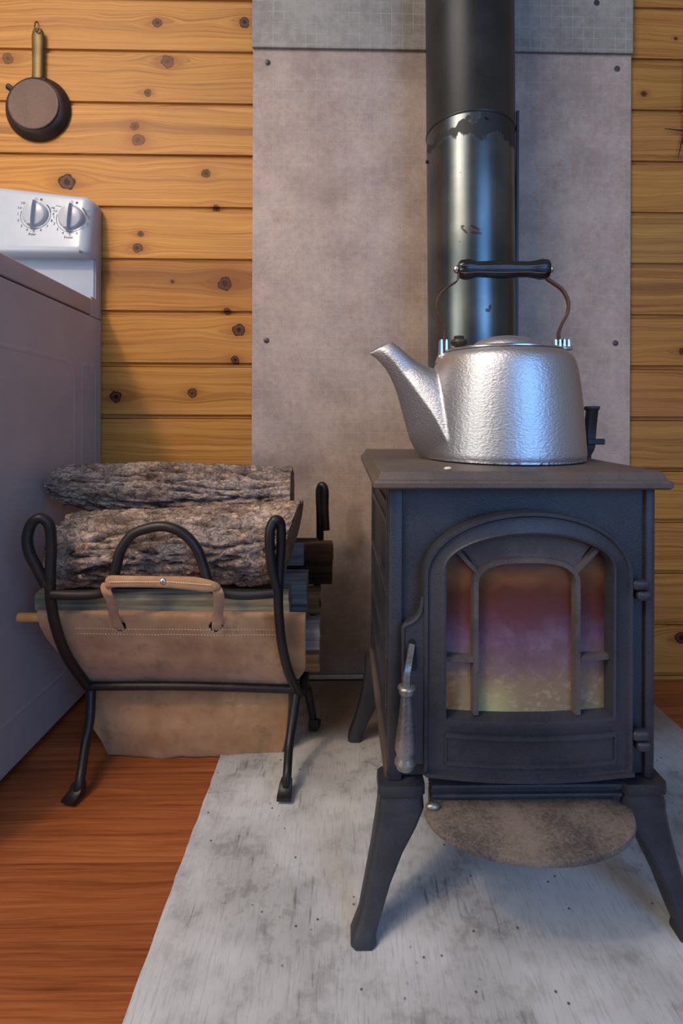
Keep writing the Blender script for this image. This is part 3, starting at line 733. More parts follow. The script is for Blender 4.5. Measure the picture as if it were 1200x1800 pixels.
# rear flue collar
bm = BM(); PYC = 1.172; PR = 0.0990
lathe(bm, [(0.10, -0.05), (0.10, 0.0), (0.092, 0.0), (0.092, 0.012)], (U(828, 640, PYC).x, YB1 + 0.038, 0.48), 32, 'Y')
obj('flue_collar', bm, CAST, stove, True)

# ------------------------------------------------------------------ stove pipe
pxb, pxt = U(828.5, 640, PYC), U(824.3, 0, PYC)
def pcx(z): return pxb.x + (pxt.x - pxb.x) * (z - pxb.z) / (pxt.z - pxb.z)
zj = U(826, 194, PYC - PR).z
pipe = thing('stove_pipe', 'round steel stove pipe, matte black upper length over shiny blue grey lower', 'stove pipe', (pcx(0.38), PYC, 0.38))
def psec(zs, n=64):
    return [[Vector((pcx(z) + r * math.cos(2 * PI * k / n), PYC + r * math.sin(2 * PI * k / n), z)) for k in range(n)] for r, z in zs]
bm = BM(); loft(bm, psec([(PR, 0.40), (PR, 0.8), (PR, zj - 0.012), (PR, zj + 0.03), (PR - 0.001, zj + 0.05)]), True, False)
obj('lower_section', bm, PIPE, pipe, True, 60)
bm = BM(); loft(bm, psec([(PR + 0.0004, zj - 0.001), (PR + 0.0012, zj), (PR + 0.0018, zj + 0.003), (PR + 0.0012, zj + 0.006), (PR + 0.0004, zj + 0.008), (PR + 0.0002, zj + 0.2), (PR, 2.3)]), True, False)
obj('upper_section', bm, PIPEBLK, pipe, True, 60)
bm = BM(); a = math.radians(-22); cx_, cy_ = pcx(0.9) + math.cos(a) * PR, PYC + math.sin(a) * PR
for zz0, zz1 in ((0.42, U(905, 212, PYC).z),):
    box(bm, cx_ - 0.002, cx_ + 0.0042, cy_ - 0.001, cy_ + 0.004, zz0, zz1, 0.0006, 1)
obj('seam', bm, PIPEBLK, pipe)
for px_, py_ in ((836, 206), (750, 243)):
    z_ = U(px_, py_, PYC - PR).z
    an = math.radians(-84) if px_ > 800 else math.radians(182)
    c = Vector((pcx(z_) + PR * math.cos(an), PYC + PR * math.sin(an), z_)); d = Vector((math.cos(an), math.sin(an), 0))
    bm = BM(); tube(bm, [c - d * 0.002, c + d * 0.001, c + d * 0.004], 0.0038, 10, 2); obj('screw', bm, PIPEBLK, pipe, True, 50)
bm = BM(); zc = 0.48
tube(bm, [(pcx(0.5), YB1 + 0.030, zc - 0.0), (pcx(0.5), YB1 + 0.07, zc - 0.002), (pcx(0.5), PYC - 0.01, zc - 0.0), (pcx(0.5), PYC, zc + 0.03)], 0.0905, 32, 4)
obj('elbow', bm, PIPEBLK, pipe, True, 60)

# ------------------------------------------------------------------ kettle (tilted with the slab it stands on)
KY = 0.836; KR = 0.1270
kc = U(882, 800, KY); KX = kc.x; KZ = slabz(KY) + 0.0006
kettle = thing('tea_kettle', 'large hammered silver aluminium kettle with black handle on the stove top', 'kettle', (KX, KY, KZ))
def ktilt(bm):
    M = Matrix.Translation((KX, KY, KZ)) @ Matrix.Rotation(math.atan(TILT), 4, 'X') @ Matrix.Translation((-KX, -KY, -KZ))
    bmesh.ops.transform(bm, matrix=M, verts=bm.verts)
def kobj(nm, bm, mat, parent=kettle, smooth=True, angle=40):
    ktilt(bm); return obj(nm, bm, mat, parent, smooth, angle)
ztopk = U(886, 624, KY).z - KZ     # height of the shoulder
h = ztopk
prof = [(0.001, 0.0), (KR * 0.93, 0.0), (KR * 0.975, 0.002), (KR, 0.008), (KR * 0.995, 0.02), (KR * 0.975, h * 0.30), (KR * 0.945, h * 0.55), (KR * 0.91, h * 0.75), (KR * 0.875, h * 0.88), (KR * 0.835, h * 0.955), (KR * 0.78, h * 0.993), (KR * 0.72, h + 0.002), (KR * 0.2, h + 0.003), (0.001, h + 0.003)]
# body blended with the spout: the left side is drawn out into the spout's root
bm = BM(); N = 72; rings = []
P2 = cr([(r, z, 0) for r, z in prof], 3)
for p in P2:
    ring = []
    for k in range(N):
        a = 2 * PI * k / N; r = max(p.x, 0.0005)
        ring.append(Vector((KX + r * math.cos(a), KY + r * math.sin(a), KZ + p.y)))
    rings.append(ring)
loft(bm, rings); body_bm = bm
# spout: sections given by underside point, ridge, upper point (pixels at the kettle's depth) and half depth
sec = [((645, 622.5), (688, 601), 0.010), ((652, 626), (692, 604), 0.0125), ((664, 635), (700, 610), 0.0165), ((680, 655), (713, 621), 0.021), ((692, 680), (728, 633), 0.026), ((701, 708), (750, 645), 0.036),
       ((711, 745), (776, 655), 0.047), ((719, 772), (798, 672), 0.057), ((729, 792), (812, 705), 0.066), ((740, 805), (820, 750), 0.073), ((752, 813), (826, 785), 0.076)]
bm = BM(); rings = []
for (a, b, hd) in sec:
    A = U(a[0], a[1], KY); B = U(b[0], b[1], KY); ring = []
    # D-like section: narrow rounded keel below, widest two fifths of the way up, round top
    n = 32
    for k in range(n):
        an = 2 * PI * k / n
        u = 0.5 - 0.5 * math.cos(an)               # 0 keel -> 1 top
        v = math.sin(an)
        wv = hd * math.copysign((u / 0.5) ** 0.85 if u < 0.5 else abs(v) ** 0.85, v)
        u2 = 0.42 * (u / 0.5) ** 1.0 if u < 0.5 else 0.42 + 0.58 * (u - 0.5) / 0.5
        p = A.lerp(B, u2); ring.append(Vector((p.x, KY + wv, p.z)))
    rings.append(ring)
# smooth along the length
SM = []
for i in range(len(rings) - 1):
    for tt in (0, 0.5):
        SM.append([cr([rings[max(i - 1, 0)][k], rings[i][k], rings[i + 1][k], rings[min(i + 2, len(rings) - 1)][k]], 2)[2 + int(tt * 2)] for k in range(32)])
SM.append(rings[-1])
loft(bm, SM)
me = bpy.data.meshes.new('t'); bm.to_mesh(me); bm.free(); body_bm.from_mesh(me); bpy.data.meshes.remove(me)
bmesh.ops.recalc_face_normals(body_bm, faces=body_bm.faces)
# body and spout are one casting: fuse them and round the joint
me = bpy.data.meshes.new('t'); body_bm.to_mesh(me); body_bm.free()
tmp = bpy.data.objects.new('t', me); C.objects.link(tmp)
md = tmp.modifiers.new('r', 'REMESH'); md.mode = 'VOXEL'; md.voxel_size = 0.0021
md = tmp.modifiers.new('s', 'SMOOTH'); md.factor = 0.5; md.iterations = 9
me2 = bpy.data.meshes.new_from_object(tmp.evaluated_get(bpy.context.evaluated_depsgraph_get()))
bm = BM(); bm.from_mesh(me2); bpy.data.objects.remove(tmp); bpy.data.meshes.remove(me); bpy.data.meshes.remove(me2)
kobj('body', bm, KET, angle=180)
bm = BM(); c = sum((Vector(p) for p in SM[0]), Vector()) / 32; up = (sum((Vector(p) for p in SM[0]), Vector()) - sum((Vector(p) for p in SM[4]), Vector())).normalized()
loft(bm, [[c + (Vector(p) - c) * 0.66 + up * q for p in SM[0]] for q in (-0.004, 0.0004)])  # black disc on the closed tip, painting the shade inside the spout
kobj('spout_mouth_shade', bm, DARK, angle=60)
# lid
lc = U(888, 620, KY); lx = KX + 0.0
bm = BM()
zr = KZ + h + 0.002
lathe(bm, [(0.0925, 0.0), (0.0945, 0.0015), (0.0945, 0.003), (0.092, 0.0045), (0.060, 0.0055)], (lx - 0.002, KY, zr), 56)
kobj('lid_rim', bm, ALU)
bm = BM(); zd = U(885, 592, KY).z - zr
lathe(bm, [(0.056, 0.003)] + [(0.055 * math.cos(a), 0.004 + (zd - 0.004) * math.sin(a) ** 0.9) for a in [k / 10 * PI / 2 for k in range(1, 10)]] + [(0.001, zd)], (U(886, 600, KY).x, KY, zr), 40)
kobj('lid', bm, KET, angle=60)
bm = BM(); kk = U(805, 605, KY + 0.035)
lathe(bm, [(0.0001, 0.002), (0.012, 0.002), (0.007, 0.006), (0.0045, 0.010), (0.0055, 0.014), (0.0125, 0.018), (0.0150, 0.022), (0.0140, 0.026), (0.008, 0.0285), (0.009, 0.031), (0.0075, 0.033), (0.0001, 0.0335)], (kk.x, KY + 0.035, zr), 20)
kobj('lid_knob', bm, m_iron('grimy_knob', sr(70, 60, 52), sr(112, 100, 88), 0.45, 80, 0.6))
# lugs that hold the bail
def lug(px_, py_top, py_bot, wpx, ribs, Y):
    c0 = U(px_, py_bot, Y); c1 = U(px_, py_top, Y); hw = wpx * Y / F / 2
    bm = BM(); hd = 0.008
    for k in range(ribs):
        fx = -1 + (2 * k + 1) / ribs
        x0 = c0.x + fx * hw; rw = hw / ribs * 0.80
        prof_ = [(rw * 1.05, 0), (rw, 0.3), (rw * 0.85, 0.9), (rw * 0.4, 1.0)]
        rings_ = [[Vector((x0 + a * r_, Y + b * hd * (1 - 0.25 * u), c0.z + (c1.z - c0.z) * u)) for a, b in ((-1, -0.7), (-0.6, -1), (0.6, -1), (1, -0.7), (1, 0.7), (0.6, 1), (-0.6, 1), (-1, 0.7))] for r_, u in prof_]
        loft(bm, rings_)
    box(bm, c0.x - hw * 1.15, c0.x + hw * 1.15, Y - hd * 1.15, Y + hd * 1.15, c0.z - 0.004, c0.z + 0.0022, 0.0012, 1)
    return bm
kobj('lug', lug(983, 598, 613, 30, 4, KY), ALU, angle=50)
bm = lug(778, 598, 628, 17, 2, KY)
a = U(777, 640, KY); tube(bm, [a, U(778, 630, KY), U(778, 622, KY)], lambda u: 0.013 - 0.005 * u, 12, 3)
kobj('lug', bm, ALU, angle=50)
# bail straps
bm = BM()
ribbon(bm, [U(981, 606, KY), U(979, 588, KY), U(984, 572, KY), U(994, 552, KY), U(995, 532, KY), U(985, 512, KY), U(968, 499, KY), U(957, 491, KY), U(954, 478, KY)], (0.25, 1, 0), 0.011, 0.0042)
kobj('bail_strap', bm, RUST, angle=60)
bm = BM()
ribbon(bm, [U(779, 622, KY), U(779, 600, KY), U(779, 580, KY), U(770, 560, KY), U(765.5, 540, KY), U(770, 522, KY), U(785, 507, KY), U(801, 496, KY), U(804, 484, KY), U(805, 476, KY)], (0.05, 1, 0), 0.011, 0.0026)
kobj('bail_strap', bm, RUST, angle=60)
# fluted grip
bm = BM(); rings = []
prof_g = [(803, 9), (804, 13), (808, 15.5), (815, 17), (824, 16.5), (836, 13), (852, 13.5), (880, 15), (908, 13.5), (925, 13), (936, 14.5), (946, 17), (956, 16.5), (960, 14.5), (961, 9)]
for px_, hh in prof_g:
    c = U(px_, 476, KY); r = hh * KY / F; ring = []
    for k in range(32):
        a = 2 * PI * (k + 0.5) / 32 ; g = 1.0 + 0.045 * math.cos(a * 8 + PI)
        q = 0.86 + 0.14 * abs(math.sin(a))
        ring.append(c + Vector((0, math.cos(a) * r * g * q, math.sin(a) * r * g)))
    rings.append(ring)
rr = []
for i in range(len(rings)): rr.append(rings[i])
bm = BM(); loft(bm, rr); grip = kobj('grip', bm, BLACKWOOD, angle=24)
bm = BM()
for zf in (-0.33, 0.42):
    tube(bm, [U(px_, 476 - zf * hh * 1.02, KY - hh * KY / F * (0.965 if zf < 0 else 0.925)) for px_, hh in prof_g[2:-2]], 0.0006, 6, 3)
kobj('grip_line', bm, m_plain('worn_edge', sr(110, 100, 92), 0.5), grip)
for px_, s in ((800, -1), (963.5, 1)):
    bm = BM(); c = U(px_, 476, KY)
    lathe(bm, [(0.0035, -s * 0.004), (0.0062, -s * 0.002), (0.0068, 0.0), (0.0052, s * 0.004), (0.002, s * 0.006), (0.0001, s * 0.0062)], c, 16, 'X')
    kobj('grip_cap', bm, ALU)

# pale crumbs
for (px_, Y, zf, s, lb) in ((788, 0.662, slabz(0.662), 0.0040, 'tiny pale wood crumb on the stove top before the kettle'), (764, 0.642, zl, 0.0072, 'pale chip lying on the left end of the ash lip')):
    bm = BM(); bmesh.ops.create_icosphere(bm, subdivisions=2, radius=1)
    for v in bm.verts:
        v.co *= 1 + 0.3 * noise.noise(v.co * 1.5 + Vector((px_, 0, 0))); v.co = Vector((v.co.x * s * 1.3, v.co.y * s * 0.8, max(v.co.z * s * 0.6, -s * 0.4)))
    x_ = (px_ - 600) / F * Y
    bmesh.ops.translate(bm, verts=bm.verts, vec=(x_, Y, zf + s * 0.4 + 0.0003))
    o = obj('crumb', bm, CHIP if s < 0.005 else STEEL, None, True, 60, org=(x_, Y, zf)); tag(o, lb, 'crumb')

# ------------------------------------------------------------------ firewood rack
rack = thing('firewood_rack', 'black forged iron firewood rack with looped uprights, half on the hearth', 'log rack', (-0.30, 0.99, 0))
YF = 0.85
def rod(nm, pts, r, n=12, sm=6):
    bm = BM(); tube(bm, pts, r, n, sm); return obj(nm, bm, FORGED, rack, True, 60)
rr_ = 0.0085
ZH = U(160, 1206, 0.985).z
# left front upright with teardrop loop, running under to the back
Lp = [U(80, 1028, YF + 0.014), U(66, 1000, YF + 0.006), U(52, 972, YF), U(48, 945, YF - 0.002), U(56, 920, YF), U(71, 911, YF + 0.002), U(86, 922, YF + 0.006), U(90, 950, YF + 0.010), U(89, 990, YF + 0.012), U(88, 1020, YF + 0.014), U(90, 1060, YF + 0.020), U(99, 1105, YF + 0.038), U(116, 1150, YF + 0.066), U(142, 1190, YF + 0.105), U(160, 1206, 0.985)]
xb = Lp[-1].x
backL = [Vector((xb + 0.002, 1.035, ZH + 0.004)), Vector((xb, 1.10, ZH + 0.06)), Vector((xb, 1.145, ZH + 0.14)), Vector((xb, 1.165, 0.40)), Vector((xb, 1.168, 0.48)), Vector((xb + 0.004, 1.168, 0.515)), Vector((xb + 0.01, 1.166, 0.525)), Vector((xb + 0.016, 1.164, 0.512)), Vector((xb + 0.018, 1.162, 0.43))]
rod('side_hoop', Lp + backL, rr_)
Rp = [U(489, 1040, YF + 0.014), U(481, 1010, YF + 0.008), U(475, 975, YF), U(474, 938, YF - 0.002), U(479, 920, YF), U(486, 914, YF + 0.002), U(493, 922, YF + 0.008), U(494, 955, YF + 0.012), U(491, 1000, YF + 0.014), U(489, 1045, YF + 0.016), U(490, 1080, YF + 0.024), U(495, 1130, YF + 0.048), U(505, 1175, YF + 0.085), U(518, 1205, YF + 0.12), U(529, 1218, 1.0)]
xr_ = Rp[-1].x
backR = [Vector((xr_ + 0.006, 1.04, ZH + 0.0)), U(537, 1180, 1.08), U(548, 1100, 1.13), U(558, 1020, 1.16), U(562, 960, 1.166), U(562, 900, 1.166), U(561, 865, 1.166), U(565, 853, 1.164), U(571, 862, 1.160), U(571, 895, 1.158), U(573, 932, 1.156)]
rod('side_hoop', Rp + backR, rr_)
rod('cross_bar', [U(150, 1206, 0.976), U(330, 1206, 0.972), U(524, 1212, 0.982)], 0.0078)
rod('rear_bar', [(xb, 1.160, 0.392), (-0.25, 1.160, 0.392), U(560, 950, 1.160)], 0.006)
# front bar with the arched handle
YA = 0.856
rod('front_arch', [U(92, 1045, YA + 0.008), U(140, 1046, YA + 0.004), U(178, 1042, YA), U(196, 1026, YA - 0.004), U(204, 998, YA - 0.004), U(212, 968, YA - 0.004), U(232, 940, YA - 0.004), U(262, 928, YA - 0.004), U(292, 926, YA - 0.004), U(322, 938, YA - 0.004), U(346, 965, YA - 0.004), U(358, 998, YA - 0.004), U(366, 1022, YA - 0.004), U(384, 1040, YA), U(430, 1046, YA + 0.004), U(489, 1042, YA + 0.012)], 0.0083)
# legs with flattened feet
def rleg(pts, fw):
    g = bpy.data.objects.new('leg', None); return g
def leg_rod(pts, footdir):
    bm = BM(); tube(bm, pts, lambda u: 0.0088 - 0.0012 * u, 12, 6)
    f = Vector(pts[-1]); d = Vector(footdir).normalized(); sd = Vector((-d.y, d.x, 0))
    rings = []
    for s_, w_, z0, z1 in ((-0.0115, 0.010, 0.0, 0.021), (0.0015, 0.0110, 0.0, 0.020), (0.0045, 0.0118, 0.0, 0.012), (0.018, 0.0125, 0.0, 0.0065), (0.022, 0.0120, 0.0, 0.0060)):
        c = Vector((f.x, f.y, f.z)) + d * s_
        rings.append([c + sd * a * w_ + Vector((0, 0, z)) for a, z in ((-1, z0), (1, z0), (1, z1 * 0.8), (0.7, z1), (-0.7, z1), (-1, z1 * 0.8))])
    loft(bm, rings)
    return obj('leg', bm, FORGED, rack, True, 45)
def floorpt(px_, py_, z): 
    Y = (H - z) * F / (py_ - 750); return U(px_, py_, Y)
zf_ = 0.0004; zh_ = 0.0074
f1 = Vector((U(133, 1402, 0.897).x, 0.900, zf_)); f2 = Vector((U(500, 1412, 0.875).x, 0.892, zh_))
f3 = Vector((U(551, 1285, 1.07).x, 1.085, zh_)); f4 = Vector((xb - 0.02, 1.09, zf_))
leg_rod([U(160, 1208, 0.985), U(158, 1262, 0.968), U(150, 1310, 0.946), f1 + Vector((0, 0, 0.012))][:3] + [f1 + Vector((0.004, 0.004, 0.03)), f1 + Vector((0, 0, 0.006))], (-0.25, -1, 0))
leg_rod([U(522, 1214, 0.985), U(515, 1262, 0.965), U(508, 1310, 0.938), f2 + Vector((0.002, 0.006, 0.035)), f2 + Vector((0, 0, 0.006))], (-0.05, -1, 0))
leg_rod([U(527, 1218, 1.01), U(538, 1207, 1.04), U(543, 1225, 1.06), f3 + Vector((-0.003, -0.006, 0.035)), f3 + Vector((0, 0, 0.006))], (0.1, 1, 0))
leg_rod([Vector((xb, 1.01, ZH)), Vector((xb - 0.006, 1.05, ZH - 0.02)), Vector((xb - 0.014, 1.075, ZH - 0.08)), f4 + Vector((0, -0.004, 0.03)), f4 + Vector((0, 0, 0.006))], (-0.1, 1, 0))

# ------------------------------------------------------------------ suede log carrier hanging in the rack
car = thing('log_carrier', 'tan suede log carrier slung inside the iron rack, white stitching', 'log carrier', (-0.29, 1.0, 0.08))
YC0 = 0.905
Lc = [(67, 1090, YC0 + 0.0195), (66, 1079, YC0 + 0.017), (66, 1073.5, YC0 + 0.008), (66, 1082, YC0 - 0.004), (74, 1108, YC0 + 0.002), (98, 1140, YC0 + 0.022), (132, 1172, 0.950), (160, 1202, 0.993), (166, 1232, 1.0), (160, 1266, 1.005), (178, 1300, 1.01), (196, 1322, 1.02)]
Rc = [(537, 1094, YC0 + 0.0195), (537, 1083, YC0 + 0.017), (537, 1077.5, YC0 + 0.008), (537, 1086, YC0 - 0.004), (537, 1112, YC0 + 0.002), (537, 1145, YC0 + 0.022), (534, 1180, 0.955), (509, 1206, 0.997), (508, 1232, 1.0), (506, 1262, 1.005), (502, 1296, 1.01), (493, 1323, 1.02)]
Lw = [U(*p) for p in Lc]; Rw = [U(*p) for p in Rc]
Lw += [Vector((-0.45, 1.05, 0.075)), Vector((-0.46, 1.085, 0.13)), Vector((-0.48, 1.115, 0.22)), Vector((-0.49, 1.13, 0.30))]
Rw += [Vector((-0.125, 1.05, 0.075)), Vector((-0.12, 1.085, 0.13)), Vector((-0.11, 1.115, 0.22)), Vector((-0.10, 1.13, 0.30))]
Ls, Rs = cr(Lw, 13), cr(Rw, 13)
nu = 170; bm = BM(); G = []
hol = [U(212, 1099, YC0), U(380, 1100, YC0)]
for j, (a, b) in enumerate(zip(Ls, Rs)):
    row = []
    vfrac = j / (len(Ls) - 1)
    for i in range(nu + 1):
        u = i / nu; p = a.lerp(b, u)
        e = math.sin(PI * u)
        if j > 86 and j < 161: p.y -= 0.012 * e * math.sin(PI * (j - 86) / 75)      # belly
        wr = 0.0035 * fbm(Vector((p.x * 9, p.z * 5, 1))) + 0.0014 * fbm(Vector((p.x * 30, p.z * 14, 4)))
        wr *= min(1, max(0, j - 39) / 14)
        crs = 0.0030 * math.exp(-((p.x + 0.395 + 0.35 * (p.z - 0.25)) / 0.006) ** 2) * (1 if 42 < j < 86 else 0)
        p.y += wr + crs
        # deep fold at the lower left corner, small tip in the middle of the bottom edge
        if 110 < j < 146: p.z -= 0.008 * math.exp(-((u - 0.31) / 0.07) ** 2) * math.sin(PI * (j - 110) / 36) + 0.0025 * math.sin(u * 9) * math.sin(PI * (j - 110) / 36)
        row.append(bm.verts.new(p))
    G.append(row)
for j in range(len(G) - 1):
    for i in range(nu):
        c = (G[j][i].co + G[j + 1][i + 1].co) / 2; cut = False
        if 26 < j < 70:
            for hc in hol:
                dx, dz = (c.x - hc.x) / 0.0115, (c.z - hc.z) / 0.0105
                if dx * dx + dz * dz < 1 or (abs(dx) < 0.98 and 0 <= dz < 0.3): cut = True
        if not cut: bm.faces.new((G[j][i], G[j][i + 1], G[j + 1][i + 1], G[j + 1][i]))
bmesh.ops.recalc_face_normals(bm, faces=bm.faces)
sling = obj('sling', bm, SUEDE, car, True, 180)
md = sling.modifiers.new('thickness', 'SOLIDIFY'); md.thickness = 0.0026; md.offset = 0
# stitching: two rows of short thread dashes following the sling
bm = BM()
for row_y in (50, 54):
    for i in range(22, nu - 12, 2):
        a = G_co = None
        u0, u1 = i / nu, (i + 1.0) / nu
        def sp(u):
            p = Ls[row_y].lerp(Rs[row_y], u); 
            p.y += (0.0035 * fbm(Vector((p.x * 9, p.z * 5, 1))) + 0.0014 * fbm(Vector((p.x * 30, p.z * 14, 4)))) - 0.0016; return p
        tube(bm, [sp(u0), sp((u0 + u1) / 2), sp(u1)], 0.00055, 5, 1)
o = obj('stitching', bm, THREAD, car); o['kind'] = 'stuff'
bm = BM(); a = U(33, 1085, YC0 + 0.0085); b = U(528, 1089, YC0 + 0.0095)
tube(bm, [a, b], 0.0080, 14, 1); obj('dowel', bm, DOWEL, car, True, 50)
# handle strap across the arch feet
hs = bpy.data.objects.new('handle_strap', None); C.objects.link(hs); hs.parent = car; hs.location = U(285, 1024, YA - 0.015) - origin(car)
bm = BM(); rings = []
spts = [(187, 1024, 9, YA - 0.013), (194, 1022, 10.5, YA - 0.016), (220, 1022, 10, YA - 0.017), (285, 1023, 10, YA - 0.018), (330, 1025, 11.5, YA - 0.018), (355, 1028, 11.5, YA - 0.017), (375, 1031, 9, YA - 0.016), (387, 1033, 4, YA - 0.013)]
for px_, py_, hh, Y in spts:
    c = U(px_, py_, Y); r = hh * Y / F
    rings.append([c + Vector((0, math.cos(2 * PI * k / 16) * min(r, 0.0055), math.copysign(abs(math.sin(2 * PI * k / 16)) ** 0.7, math.sin(2 * PI * k / 16)) * r)) for k in range(16)])
rs = [[cr([rings[i][k] for i in range(len(rings))], 4)[j] for k in range(16)] for j in range((len(rings) - 1) * 4 + 1)]
loft(bm, rs); obj('strap', bm, SUEDE, hs, True, 70)
bm = BM()
for i in range(46):
    t0 = i / 46; 
    if abs(t0 - 0.5) < 0.02: continue
    x0 = 192 + (372 - 192) * t0; x1 = x0 + 2.6
    yy = lambda x: 1023 + max(0, (x - 300)) * 0.08
    Yf = YA - 0.0236 
    tube(bm, [U(x0, yy(x0), Yf), U((x0 + x1) / 2, yy(x0), Yf - 0.0003), U(x1, yy(x1), Yf)], 0.0008, 5, 1)
o = obj('stitching', bm, THREAD, hs); o['kind'] = 'stuff'
bm = BM(); c = U(286, 1022, YA - 0.0238)
lathe(bm, [(0.0001, 0.002), (0.0055, 0.0012), (0.0052, -0.0005), (0.0035, -0.0018), (0.0001, -0.0022)], c, 16, 'Y'); obj('rivet', bm, ALU, hs, True, 60)
# loops joining sling and handle
for k, pts in enumerate(([(212, 1108, YC0 + 0.014), (208, 1100, YC0 - 0.006), (200, 1080, YC0 - 0.014), (197, 1060, YA + 0.012), (190, 1046, YA - 0.013), (186, 1034, YA - 0.013), (190, 1026, YA - 0.010)],
                         [(382, 1108, YC0 + 0.014), (381, 1100, YC0 - 0.006), (383, 1080, YC0 - 0.014), (385, 1060, YA + 0.006), (384, 1044, YA - 0.013), (380, 1034, YA - 0.013), (376, 1030, YA - 0.010)])):
    bm = BM(); ribbon(bm, [U(*p) for p in pts], (1, 0.05, -0.25 if k == 0 else 0.0), 0.0175, 0.0032); obj('strap_loop', bm, SUEDE, car, True, 60)

# ------------------------------------------------------------------ firewood
def log_round(label, x0, x1, yc, zc, ry, rz, seed, endL=None, endR=None, bend=None, knob=None):
    t = thing('firewood_log', label, 'log', ((x0 + x1) / 2, yc, zc), 'split firewood in the rack')
    bm = BM(); NX, NA = 200, 128; rings = []; fur = []
    for i in range(NX + 1):
        u = i / NX; ring = []; x = x0 + (x1 - x0) * u
        by, bz, sc = bend(u) if bend else (0, 0, 1)
        for k in range(NA):
            a = 2 * PI * k / NA; ca, sa = math.cos(a), math.sin(a)
            # knobbly cross-section
            shp = 1 + 0.10 * noise.noise(Vector((x * 3.0, ca * 1.1 + seed, sa * 1.1))) + 0.06 * noise.noise(Vector((x * 9, ca * 2.5 + seed, sa * 2.5)))
            q = Vector((x * 7, ca * 4.6 + seed * 3, sa * 4.2))
            wq = q + Vector((0, noise.noise(q * 0.7) * 0.8, noise.noise(q * 0.7 + Vector((9, 9, 9))) * 0.8))
            rd = 1 - abs(noise.noise(wq)) * 2.0               # ridges along the axis
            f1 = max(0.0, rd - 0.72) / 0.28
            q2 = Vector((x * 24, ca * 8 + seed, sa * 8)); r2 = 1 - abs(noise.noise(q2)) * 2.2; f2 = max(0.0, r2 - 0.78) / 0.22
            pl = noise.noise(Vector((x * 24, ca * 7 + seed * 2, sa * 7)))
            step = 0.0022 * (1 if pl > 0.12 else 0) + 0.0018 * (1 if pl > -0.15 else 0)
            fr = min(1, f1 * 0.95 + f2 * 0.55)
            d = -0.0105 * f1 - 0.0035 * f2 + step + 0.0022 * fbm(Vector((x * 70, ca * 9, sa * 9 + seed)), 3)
            rY, rZ = ry * sc * shp + d, rz * sc * shp + d
            ee = 0.0
            if u < 0.06: ee = -(0.006 * noise.noise(Vector((ca * 2, sa * 2, seed))) ) * (1 - u / 0.06)
            sk = (endL(ca, sa) * (1 - u) ** 3 if endL else 0) + (endR(ca, sa) * u ** 3 if endR else 0)
            ring.append(Vector((x + sk + ee, yc + by + ca * rY, zc + bz + sa * rZ))); fur.append(fr)
        rings.append(ring)
    ly = bm.verts.layers.float.new('furrow')
    V = loft(bm, rings, True, False)
    for i, r_ in enumerate(V):
        for k, v in enumerate(r_): v[ly] = fur[i * NA + k]
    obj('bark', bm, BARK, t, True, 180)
    for r_, s in ((rings[0], 1), (rings[-1], -1)):
        bm = BM(); c = sum(r_, Vector()) / NA
        rr = []
        for f in (0.998, 0.97, 0.7, 0.4, 0.12):
            rr.append([c + (p - c) * f + Vector((s * (0.0005 + 0.004 * (1 - f) + 0.003 * noise.noise(p * 40)), 0, 0)) for p in r_])
        V2 = loft(bm, rr, True, False)
        bm.faces.new(V2[-1])
        obj('cut_end', bm, ENDW, t, True, 180)
    return t
A = U(90, 950, 0.90); B = U(524, 950, 0.955)
log_round('large bark log lying in front at the top of the rack', U(82, 950, 0.895).x, U(512, 950, 0.955).x, 0.962, 0.424, 0.076, 0.069, 2.0,
          endL=lambda c, s: 0.012 * s - 0.004, endR=lambda c, s: 0.018 * s + 0.006 * c,
          bend=lambda u: (0.0, 0.020 * (u - 0.35), 0.95 + 0.12 * u))
log_round('bark log with a pointed left end, lying behind the front log', -0.590, U(514, 870, 1.10).x, 1.075, 0.503, 0.048, 0.060, 7.3,
          endL=lambda c, s: 0.02 * abs(s), endR=lambda c, s: 0.0,
          bend=lambda u: (0.036 * (u - 0.5), 0.028 * (1 - u) ** 2, 0.62 + 0.38 * min(1, u / 0.45)))
def log_split(label, x0, x1, poly, mat, seed, rot=0.0, endmat=None):
    """poly: cross-section (y, z) corners"""
    cy_ = sum(p[0] for p in poly) / len(poly); cz_ = sum(p[1] for p in poly) / len(poly)
    t = thing('firewood_log', label, 'log', ((x0 + x1) / 2, cy_, cz_), 'split firewood in the rack')
    bm = BM(); NX = 60; sub = 10; rings = []
    pts = []
    for a, b in zip(poly, poly[1:] + poly[:1]):
        for k in range(sub): pts.append((a[0] + (b[0] - a[0]) * k / sub, a[1] + (b[1] - a[1]) * k / sub))
    for i in range(NX + 1):
        u = i / NX; x = x0 + (x1 - x0) * u; ring = []
        for y_, z_ in pts:
            d = 0.0045 * noise.noise(Vector((x * 5 + seed, y_ * 25, z_ * 25))) + 0.0022 * noise.noise(Vector((x * 12 + seed, y_ * 130, z_ * 130)))
            r = Vector((0, y_ - cy_, z_ - cz_)); L_ = r.length; r *= (L_ + d) / L_
            ring.append(Vector((x + 0.003 * noise.noise(Vector((y_ * 40, z_ * 40, seed + round(u)))), cy_ + r.y + rot * (u - 0.5), cz_ + r.z)))
        rings.append(ring)
    loft(bm, rings, True, False); obj('split_face', bm, mat, t, True, 40)
    for r_, s in ((rings[0], 1), (rings[-1], -1)):
        bm = BM(); c = sum(r_, Vector()) / len(r_)
        V2 = loft(bm, [[c + (p - c) * f + Vector((s * 0.001 * (1 - f), 0, 0)) for p in r_] for f in (0.999, 0.6, 0.2)], True, False); bm.faces.new(V2[-1])
        obj('cut_end', bm, endmat or ENDW, t, True, 180)
    return t
